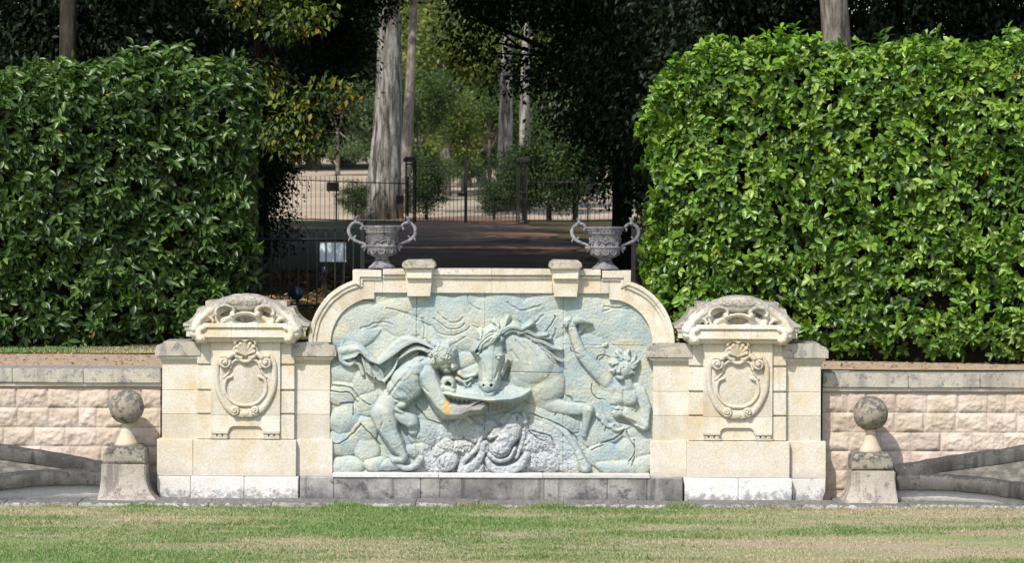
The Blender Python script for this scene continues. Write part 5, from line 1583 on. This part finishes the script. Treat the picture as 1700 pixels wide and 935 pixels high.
# pale giants beyond the gate
BIG = dict(r=.66, h=15, lobes=dome(7, 3.4, 3.0, 16, 6), n=5000, size=.4, pal=OLIVE, tmpl=QUAD, bark='bark_pale', clump=.5, flare=1.4, taper=.72)
tree('poplar_a', X(632, 88), 88, 'massive pale-barked trunk standing behind the fence, beside the gate', None, 1, 0, 'pale_poplar', lean=(.045, 0), **BIG)
tree('poplar_b', X(668, 97), 97, 'slender pale trunk rising close behind the massive pale one', None, 1, 1, 'pale_poplar', **dict(BIG, r=.27, lean=(.095, 0), bark='bark'))
tree('poplar_c', X(838, 100), 100, 'speckled pale trunk behind the closed half of the gate', None, 1, 2, 'pale_poplar', **dict(BIG, r=.36, lean=(-.03, 0)))
tree('poplar_d', X(872, 112), 112, 'slim whitish trunk farthest toward the dark trees, behind the gate', None, 1, 3, 'pale_poplar', **dict(BIG, r=.30, lean=(.0, 0)))
for (u, y, sc, ro, lb) in [(368, 16, .74, 2, 'smaller dark evergreen filling the gap past the rounded end of the darker hedge'), (382, 23, .72, 3, 'slim dark evergreen at the edge of the field view, in front of the fence')]:
    tree('yew', X(u, y), y, lb, 'dark evergreens in the shaded wood', sc, ro, 'evergreen_tree', **YEW)
# shrubs at the fence
SHR = dict(r=.10, h=1.4, lobes=[(0, 0, 1.0, .9, .8, .8), (.6, 0, 1.7, .8, .7, .7), (-.5, .1, 1.8, .8, .7, .7), (.1, 0, 2.5, .8, .7, .7)], n=8000, size=.11, pal=DARK2 + MID, bark='bark_dark', clump=.2, per=14)
for (u, y, sc, lb) in [(912, 84, 1.15, 'tall green bush behind the fence, right of the gate'), (955, 83, 1.2, 'green bush behind the fence beside the dark trees'), (870, 86, .9, 'dark bush behind the gate post'), (820, 87, .55, 'small rounded bush seen through the gate'),
                       (708, 84, .75, 'thin bush behind the gate hinge post'), (590, 86, .5, 'low shrub at the foot of the massive pale trunk')]:
    tree('shrub', X(u, y), y, lb, 'shrubs behind the gate', sc, u * .1, 'bush', **SHR)
# middle-distance trees in the light
LT = dict(r=.2, h=6, lobes=dome(9, 2.6, 3.0, 6.6, 12) + dome(6, 2.4, 1.6, 2.4, 13), n=17000, size=.19, tmpl=QUAD, clump=.34, per=12, bark='bark')
tree('olive_a', X(735, 135), 135, 'light olive-green tree in the gap above the gate', None, 1.15, 0, 'leafy_tree', pal=OLIVE, **LT)
tree('olive_b', X(772, 150), 150, 'taller pale olive tree at the top of the woodland gap', None, 1.6, 1, 'leafy_tree', pal=OLIVE + FAR_HAZED, **LT)
tree('autumn', X(770, 138), 138, 'small autumn-brown tree above the gate', None, .50, 2, 'autumn_tree', pal=ORANGE, **LT)
tree('autumn2', X(800, 160), 160, 'rust-tinted taller tree behind the small autumn tree', None, 1.3, 2, 'autumn_tree', pal=ORANGE + OLIVE + OLIVE, **LT)
tree('green_c', X(694, 118), 118, 'rounded green tree beside the massive pale trunk', None, .72, 3, 'leafy_tree', pal=MID, **LT)
tree('green_e', X(745, 128), 128, 'low bushy green tree just above the hinge side of the gate', None, .6, 5, 'leafy_tree', pal=MID + OLIVE, **LT)
tree('green_f', X(812, 131), 131, 'low bushy green tree between the autumn tree and the speckled trunk', None, .66, 6, 'leafy_tree', pal=MID, **LT)
tree('green_g', X(560, 190), 190, 'low haze-tinted green tree at the field edge, left of the massive pale trunk', None, .8, 6, 'leafy_tree', pal=FAR_HAZED, **LT)
tree('green_d', X(845, 140), 140, 'mid-green tree behind the speckled pale trunk', None, 1.1, 4, 'leafy_tree', pal=MID + OLIVE, **LT)
FT = dict(r=.4, h=9, lobes=dome(12, 5.0, 6.0, 10, 22) + dome(8, 5.2, 2.6, 3.0, 23), n=24000, size=.36, tmpl=QUAD, clump=.6, per=12, bark='bark')
k = 0
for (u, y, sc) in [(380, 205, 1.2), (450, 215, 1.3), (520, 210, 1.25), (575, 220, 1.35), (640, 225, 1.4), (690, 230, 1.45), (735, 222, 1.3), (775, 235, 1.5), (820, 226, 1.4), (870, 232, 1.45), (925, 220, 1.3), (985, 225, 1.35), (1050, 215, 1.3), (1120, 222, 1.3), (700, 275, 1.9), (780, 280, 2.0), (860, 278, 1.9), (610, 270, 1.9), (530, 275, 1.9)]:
    tree('far', X(u, y), y, 'haze-tinted green tree of the distant wood edge beyond the field', 'far trees beyond the field', sc, k * 1.3, 'distant_tree', pal=FAR_HAZED, **FT); k += 1


# =================================================================== IRONWORK
def railing(name, a, b, h, gap, label, cat='fence', group=None, base=.08, tall=None, bar=.009, posts=True):
    """vertical-bar railing between two ground points"""
    a = np.array(a, float); b = np.array(b, float); L = np.linalg.norm(b - a)
    root = empty(name, (a[0], a[1], g1(*a)), label, cat, group)
    mb = MB(); n = int(L / gap)
    for i in range(n + 1):
        p = a + (b - a) * i / n; z = g1(*p)
        mb.box(p[0] - bar, p[0] + bar, p[1] - bar, p[1] + bar, z + base * .4, z + h + .06, 0)
        mb.tube([(p[0], p[1], z + h + .055), (p[0], p[1], z + h + .13)], [bar * 1.5, .002], 5)
    mb.build('bars', M['iron'], root)
    for hh in (base, h - .06):
        mb = MB()
        m = max(2, int(L / 1.5))
        P = [a + (b - a) * i / m for i in range(m + 1)]
        mb.tube([(p[0], p[1], g1(*p) + hh) for p in P], .02, 4)
        mb.build('rail', M['iron'], root)
    if posts:
        m = max(1, int(round(L / 2.2)))
        for i in range(m + 1):
            p = a + (b - a) * i / m; z = g1(*p)
            q = MB().box(p[0] - .03, p[0] + .03, p[1] - .03, p[1] + .03, z - .1, z + h + .1, .004); q.ball((p[0], p[1], z + h + .15), .05, 1)
            q.build('post', M['iron'], root)
    return root


railing('iron_fence', (X(360, 9), 9.0), (X(602, 9), 9.0), 1.05, .125, 'black iron railing behind the darker-hedge pier, in front of the notice board', group='black iron fences')
railing('iron_fence', (X(1052, 9), 9.0), (X(1135, 9), 9.0), 1.05, .125, 'short black iron railing behind the urn at the bright hedge', group='black iron fences')
railing('iron_fence', (X(440, 80), 80), (X(677, 80), 80), 1.52, .16, 'long black iron fence crossing in front of the massive pale trunk', group='black iron fences')
railing('iron_fence', (X(872, 80), 80), (X(1080, 80), 80), 1.52, .16, 'black iron fence running from the gate into the dark trees', group='black iron fences')
gate = empty('iron_gate', (X(773, 80), 80, g1(X(773, 80), 80)), 'tall black double iron gate closing the woodland path', 'gate')
zg = g1(X(773, 80), 80)
for (ua, ub) in ((690, 772), (774.5, 858)):
    mb = MB(); x0, x1 = X(ua, 80), X(ub, 80); n = 13
    for i in range(n + 1):
        x = x0 + (x1 - x0) * i / n
        mb.box(x - .011, x + .011, 79.99, 80.01, zg + .06, zg + 2.2, 0); mb.tube([(x, 80, zg + 2.2), (x, 80, zg + 2.34)], [.016, .002], 5)
    for hh, w in ((.08, .03), (.95, .025), (1.08, .025), (2.05, .03)): mb.box(x0, x1, 79.98, 80.02, zg + hh - w / 2, zg + hh + w / 2, 0)
    for x in (x0, x1): mb.box(x - .03, x + .03, 79.97, 80.03, zg + .03, zg + 2.35, 0)
    mb.build('gate_leaf', M['iron'], gate)
for uc in (680.5, 868):
    mb = MB(); x = X(uc, 80)
    for dx in (-.14, .14):
        for dy in (-.14, .14): mb.box(x + dx - .025, x + dx + .025, 80 + dy - .025, 80 + dy + .025, zg - .1, zg + 2.2, 0)
    for hh in (.1, 1.1, 2.1): mb.box(x - .17, x + .17, 79.83, 80.17, zg + hh, zg + hh + .05, 0)
    mb.box(x - .24, x + .24, 79.76, 80.24, zg + 2.2, zg + 2.32, .01); mb.box(x - .2, x + .2, 79.8, 80.2, zg + 2.32, zg + 2.38, .01)
    for k in range(4): mb.box(x - .1 + k * .065, x - .085 + k * .065, 79.87, 79.885, zg + .1, zg + 2.15, 0)
    mb.build('gate_post', M['iron'], gate)
mb = MB().box(X(760, 80), X(773, 80), 79.93, 79.975, zg + .98, zg + 1.1, .005); mb.build('lock_box', M['iron'], gate)

for (u, v, w, h, lb) in [(552, 311, 20, 15, 'dark plaque fixed on the fence nearest the field'), (664, 332, 13, 13, 'small dark box plaque on the fence beside the gate'), (984, 313, 22, 16, 'dark plaque on the fence among the dark trees')]:
    Y = 79.95
    p = empty('sign_plate', (X(u, Y), Y, Z(v, Y)), lb, 'sign', 'dark plaques on the far fence')
    b = MB().bx(u - w / 2, u + w / 2, v - h / 2, v + h / 2, Y, Y + .02, .004); b.build('plate', M['signdark'], p)
    for dx in (-w * .3, w * .3):
        b = MB().bx(u + dx - .8, u + dx + .8, v - h / 2 - 2, v + h / 2 + 2, Y + .022, Y + .035, 0); b.build('bracket', M['iron'], p)

Y = 12.5
nb = empty('notice_board', (X(553, Y), Y, g1(X(553, Y), Y)), 'pale blue-white notice board standing behind the iron railing', 'notice board')
b = MB().bx(531, 575, 403, 436, Y, Y + .02, .004); b.build('board', M['signwhite'], nb)
b = MB()
for (a0, a1, b0, b1) in ((529, 577, 401, 403), (529, 577, 436, 438), (529, 531, 403, 436), (575, 577, 403, 436)): b.bx(a0, a1, b0, b1, Y - .01, Y + .03, 0)
b.build('board_frame', M['signdark'], nb)
for u in (536, 570):
    z0 = g1(X(u, Y), Y); b = MB().box(X(u, Y) - .02, X(u, Y) + .02, Y + .032, Y + .07, z0 - .05, Z(403, Y), .003); b.build('post', M['iron'], nb)

for (u, v, Y, s, lb) in [(494, 488, 8.2, 1.15, 'dark blue floodlight low in front of the iron railing'), (541, 452, 12, .9, 'dark blue floodlight beside the foot of the notice board')]:
    x, z0 = X(u, Y), g1(X(u, Y), Y)
    p = empty('floodlight', (x, Y, z0), lb, 'lamp', 'garden floodlights')
    zc_ = Z(v, Y)
    b = MB(); b.tube([(x, Y - .09 * s, zc_), (x, Y - .05 * s, zc_ + .01), (x, Y + .05 * s, zc_ + .02), (x, Y + .10 * s, zc_ + .03)], [.085 * s, .085 * s, .065 * s, .03 * s], 16); b.build('housing', M['blue'], p)
    b = MB(); b.tube([(x, Y - .098 * s, zc_), (x, Y - .088 * s, zc_)], [.075 * s, .075 * s], 16); b.build('lens', M['glass'], p)
    b = MB(); b.box(x - .015, x + .015, Y - .015, Y + .015, z0 - .05, zc_ - .06 * s, .002)
    b.tube([(x - .1 * s, Y, zc_), (x - .1 * s, Y, zc_ - .1 * s), (x + .1 * s, Y, zc_ - .1 * s), (x + .1 * s, Y, zc_)], .008, 5); b.build('stand', M['iron'], p)


# =================================================================== GRASS, LITTER, FLOWERS
def blades(name, n, xr, yr, h, zf, patch, label, seed, wd=.006):
    rg = np.random.default_rng(seed)
    x = rg.uniform(*xr, n); y = yr[0] + (yr[1] - yr[0]) * rg.random(n)
    pn = fbm(x * .3, y * .95, None, 40, 5, .62) + np.clip(x + 1.5, -2, 5) * .05 + .16 * np.sin(y * 1.9 + .5 * np.sin(x * .6)); pm = np.clip((pn + .38) / 1.0 + rg.normal(0, .24, n), 0, 1) if patch else np.full(n, .3)
    ln = h * rg.uniform(.5, 1.35, n) * (1.15 - .5 * pm)
    ln = ln * (np.clip(.75 + 1.5 * fbm(x * 2.2, y * 3, None, 77, 4), .35, 2.6) if name == 'kerb_grass' else np.clip(1 + .7 * fbm(x * 3.5, y * 5, None, 78, 3), .5, 1.9)); a = rg.uniform(0, 6.28, n); lean = rg.normal(0, .38, (n, 2))
    P = np.stack([x, y, zf(x, y)], 1)
    s = np.stack([np.cos(a), np.sin(a) * .4, 0 * a], 1) * (wd * rg.uniform(.7, 1.3, n))[:, None]
    tip = P + np.stack([lean[:, 0] * ln, lean[:, 1] * ln, ln], 1)
    mid = P + np.stack([lean[:, 0] * ln * .3, lean[:, 1] * ln * .3, ln * .55], 1)
    V = np.stack([P - s, P + s, mid + s * .8, tip, mid - s * .8], 1).reshape(-1, 3)
    base = np.arange(n)[:, None] * 5
    F = np.concatenate([base + np.array([[0, 1, 2, 4]]), base + np.array([[4, 2, 3, 3]])])
    F3 = np.concatenate([base + np.array([[0, 1, 2]]), base + np.array([[0, 2, 4]]), base + np.array([[4, 2, 3]])])
    g = np.array((0.115, 0.19, 0.055)); g2 = np.array((0.20, 0.28, 0.105)); st = np.array((0.42, 0.355, 0.25))
    k = rg.random((n, 1)); col = g * (1 - k) + g2 * k
    col = col * (1 - pm[:, None]) + st * pm[:, None]; col *= rg.uniform(.75, 1.25, (n, 1))
    o = link(name, mesh_np(name, V, F3, False, np.repeat(col, 5, 0)), M['grassm'])
    return tag(o, label, 'grass', kind='stuff')


blades('lawn_grass', 190000, (-6.0, 6.4), (-7.2, -.66), .023, lambda x, y: .0 * x, True, 'short patchy lawn grass, green streaked with straw', 1)
blades('verge_grass', 9000, (-7.5, -3.0), (3.85, 5.0), .03, lambda x, y: gz(x, y) + .02, True, 'narrow strip of rough grass at the foot of the darker hedge', 2, .008)
# taller tufts where the mower cannot reach
rg = np.random.default_rng(8)
blades('kerb_grass', 11000, (-6, 6.2), (-.78, -.62), .034, lambda x, y: 0 * x, True, 'longer uncut grass along the kerb stones', 5, .006)


def litter(name, n, xr, yr, size, pal, label, seed, zo=.03):
    rg = np.random.default_rng(seed)
    x = rg.uniform(*xr, n); y = rg.uniform(*yr, n)
    P = np.stack([x, y, gz(x, y) + zo], 1)
    d = rg.normal(size=(n, 3)) * np.array([1, 1, .15]); nn = np.array([0, 0, 1.]) + rg.normal(0, .3, (n, 3))
    pal = np.array(pal); c_ = pal[rg.integers(0, len(pal), n)] * rg.uniform(.6, 1.3, (n, 1))
    o = link(name, leaves_mesh(name, P, d, nn, size * rg.uniform(.6, 1.3, n), SMALL, c_), M['litter'])
    tag(o, label, 'leaves', kind='stuff')


litter('fallen_leaves', 9000, (-7, 7), (6.5, 24), .10, [(0.26, 0.12, 0.04), (0.18, 0.09, 0.04), (0.32, 0.19, 0.08), (0.14, 0.10, 0.04)], 'brown fallen leaves under the trees behind the fountain', 3)
litter('gravel_leaves', 1600, (-7.5, 7.5), (.8, 5), .05, [(0.30, 0.17, 0.08), (0.24, 0.12, 0.05), (0.36, 0.26, 0.14)], 'small dry leaves scattered on the gravel walk', 4)

proto = None
for i, (u, v) in enumerate([(300, 874), (322, 870), (357, 871), (381, 885), (392, 889), (400, 879), (414, 895), (436, 884), (455, 886), (504, 874), (527, 884), (535, 885), (333, 890), (370, 882)]):
    Yd = EYE * PPM * D / ((v - HZ)) / PPM - D
    if proto is None:
        proto = empty('dandelion', (0, 0, 0), 'tiny yellow dandelion in the green lawn in front of the darker-hedge pier', 'flower', 'yellow dandelions in the lawn')
        b = MB().tube([(0, 0, 0), (.003, 0, .03), (.004, 0, .055)], .0025, 5); s_ = b.build('stem', M['stalk'], proto)
        b = MB()
        for q in range(14):
            a = q * 2 * math.pi / 14
            b.tube([(.004, 0, .055), (.004 + .013 * math.cos(a), .013 * math.sin(a), .061), (.004 + .022 * math.cos(a), .022 * math.sin(a), .060)], [.003, .005, .002], 5)
        b.ball((.004, 0, .060), .009, 1, (1, 1, .6)); h_ = b.build('flower_head', M['yellow'], proto)
        o = proto
    else:
        o = proto.copy(); COL.objects.link(o)
        for ch in (s_, h_):
            c2 = ch.copy(); COL.objects.link(c2); c2.parent = o
    o.location = (X(u, Yd), Yd, 0); o.rotation_euler = (0, 0, i * 1.1)

# =================================================================== LIGHT, SKY, CAMERA
w = bpy.data.worlds.new('World'); S.world = w; w.use_nodes = True
nt = w.node_tree; bgn = nt.nodes['Background']
sky = nt.nodes.new('ShaderNodeTexSky'); sky.sky_type = 'NISHITA'; sky.sun_disc = False
EL, AZ = 50.0, 28.0                                  # sun height; degrees to the left of straight behind the camera
sky.sun_elevation = R(EL); sky.sun_rotation = R(180 + AZ)
sky.air_density = 1.0; sky.dust_density = 1.5
nt.links.new(sky.outputs[0], bgn.inputs['Color']); bgn.inputs['Strength'].default_value = 0.15
sl = bpy.data.lights.new('sun', 'SUN'); sl.energy = 3.7; sl.angle = R(.55); sl.color = (1.0, .95, .86)
so = bpy.data.objects.new('sun', sl); COL.objects.link(so)
sd = Vector((-math.sin(R(AZ)) * math.cos(R(EL)), -math.cos(R(AZ)) * math.cos(R(EL)), math.sin(R(EL))))
so.rotation_euler = (-sd).to_track_quat('-Z', 'Y').to_euler(); so.location = sd * 60

cam = bpy.data.cameras.new('camera'); co = bpy.data.objects.new('camera', cam); COL.objects.link(co)
co.location = (0, -D, EYE)
co.rotation_euler = (R(90), 0, 0)
ROLL = .2
co.rotation_euler = (Matrix.Rotation(R(90), 3, 'X') @ Matrix.Rotation(R(ROLL), 3, 'Z')).to_euler()
cam.sensor_width = 36; cam.lens = 36 * PPM * D / 1700
cam.shift_y = (HZ - 467.5) / 1700
cam.clip_start = .5; cam.clip_end = 2000
cam.dof.use_dof = True; cam.dof.focus_distance = D; cam.dof.aperture_fstop = 5.6
S.camera = co
S.view_settings.view_transform = 'Standard'; S.view_settings.look = 'None'
S.view_settings.exposure = 0.36; S.view_settings.gamma = 1
S.cycles.max_bounces = 6; S.cycles.transparent_max_bounces = 4
S.cycles.sample_clamp_indirect = 6
S.cycles.use_denoising = True
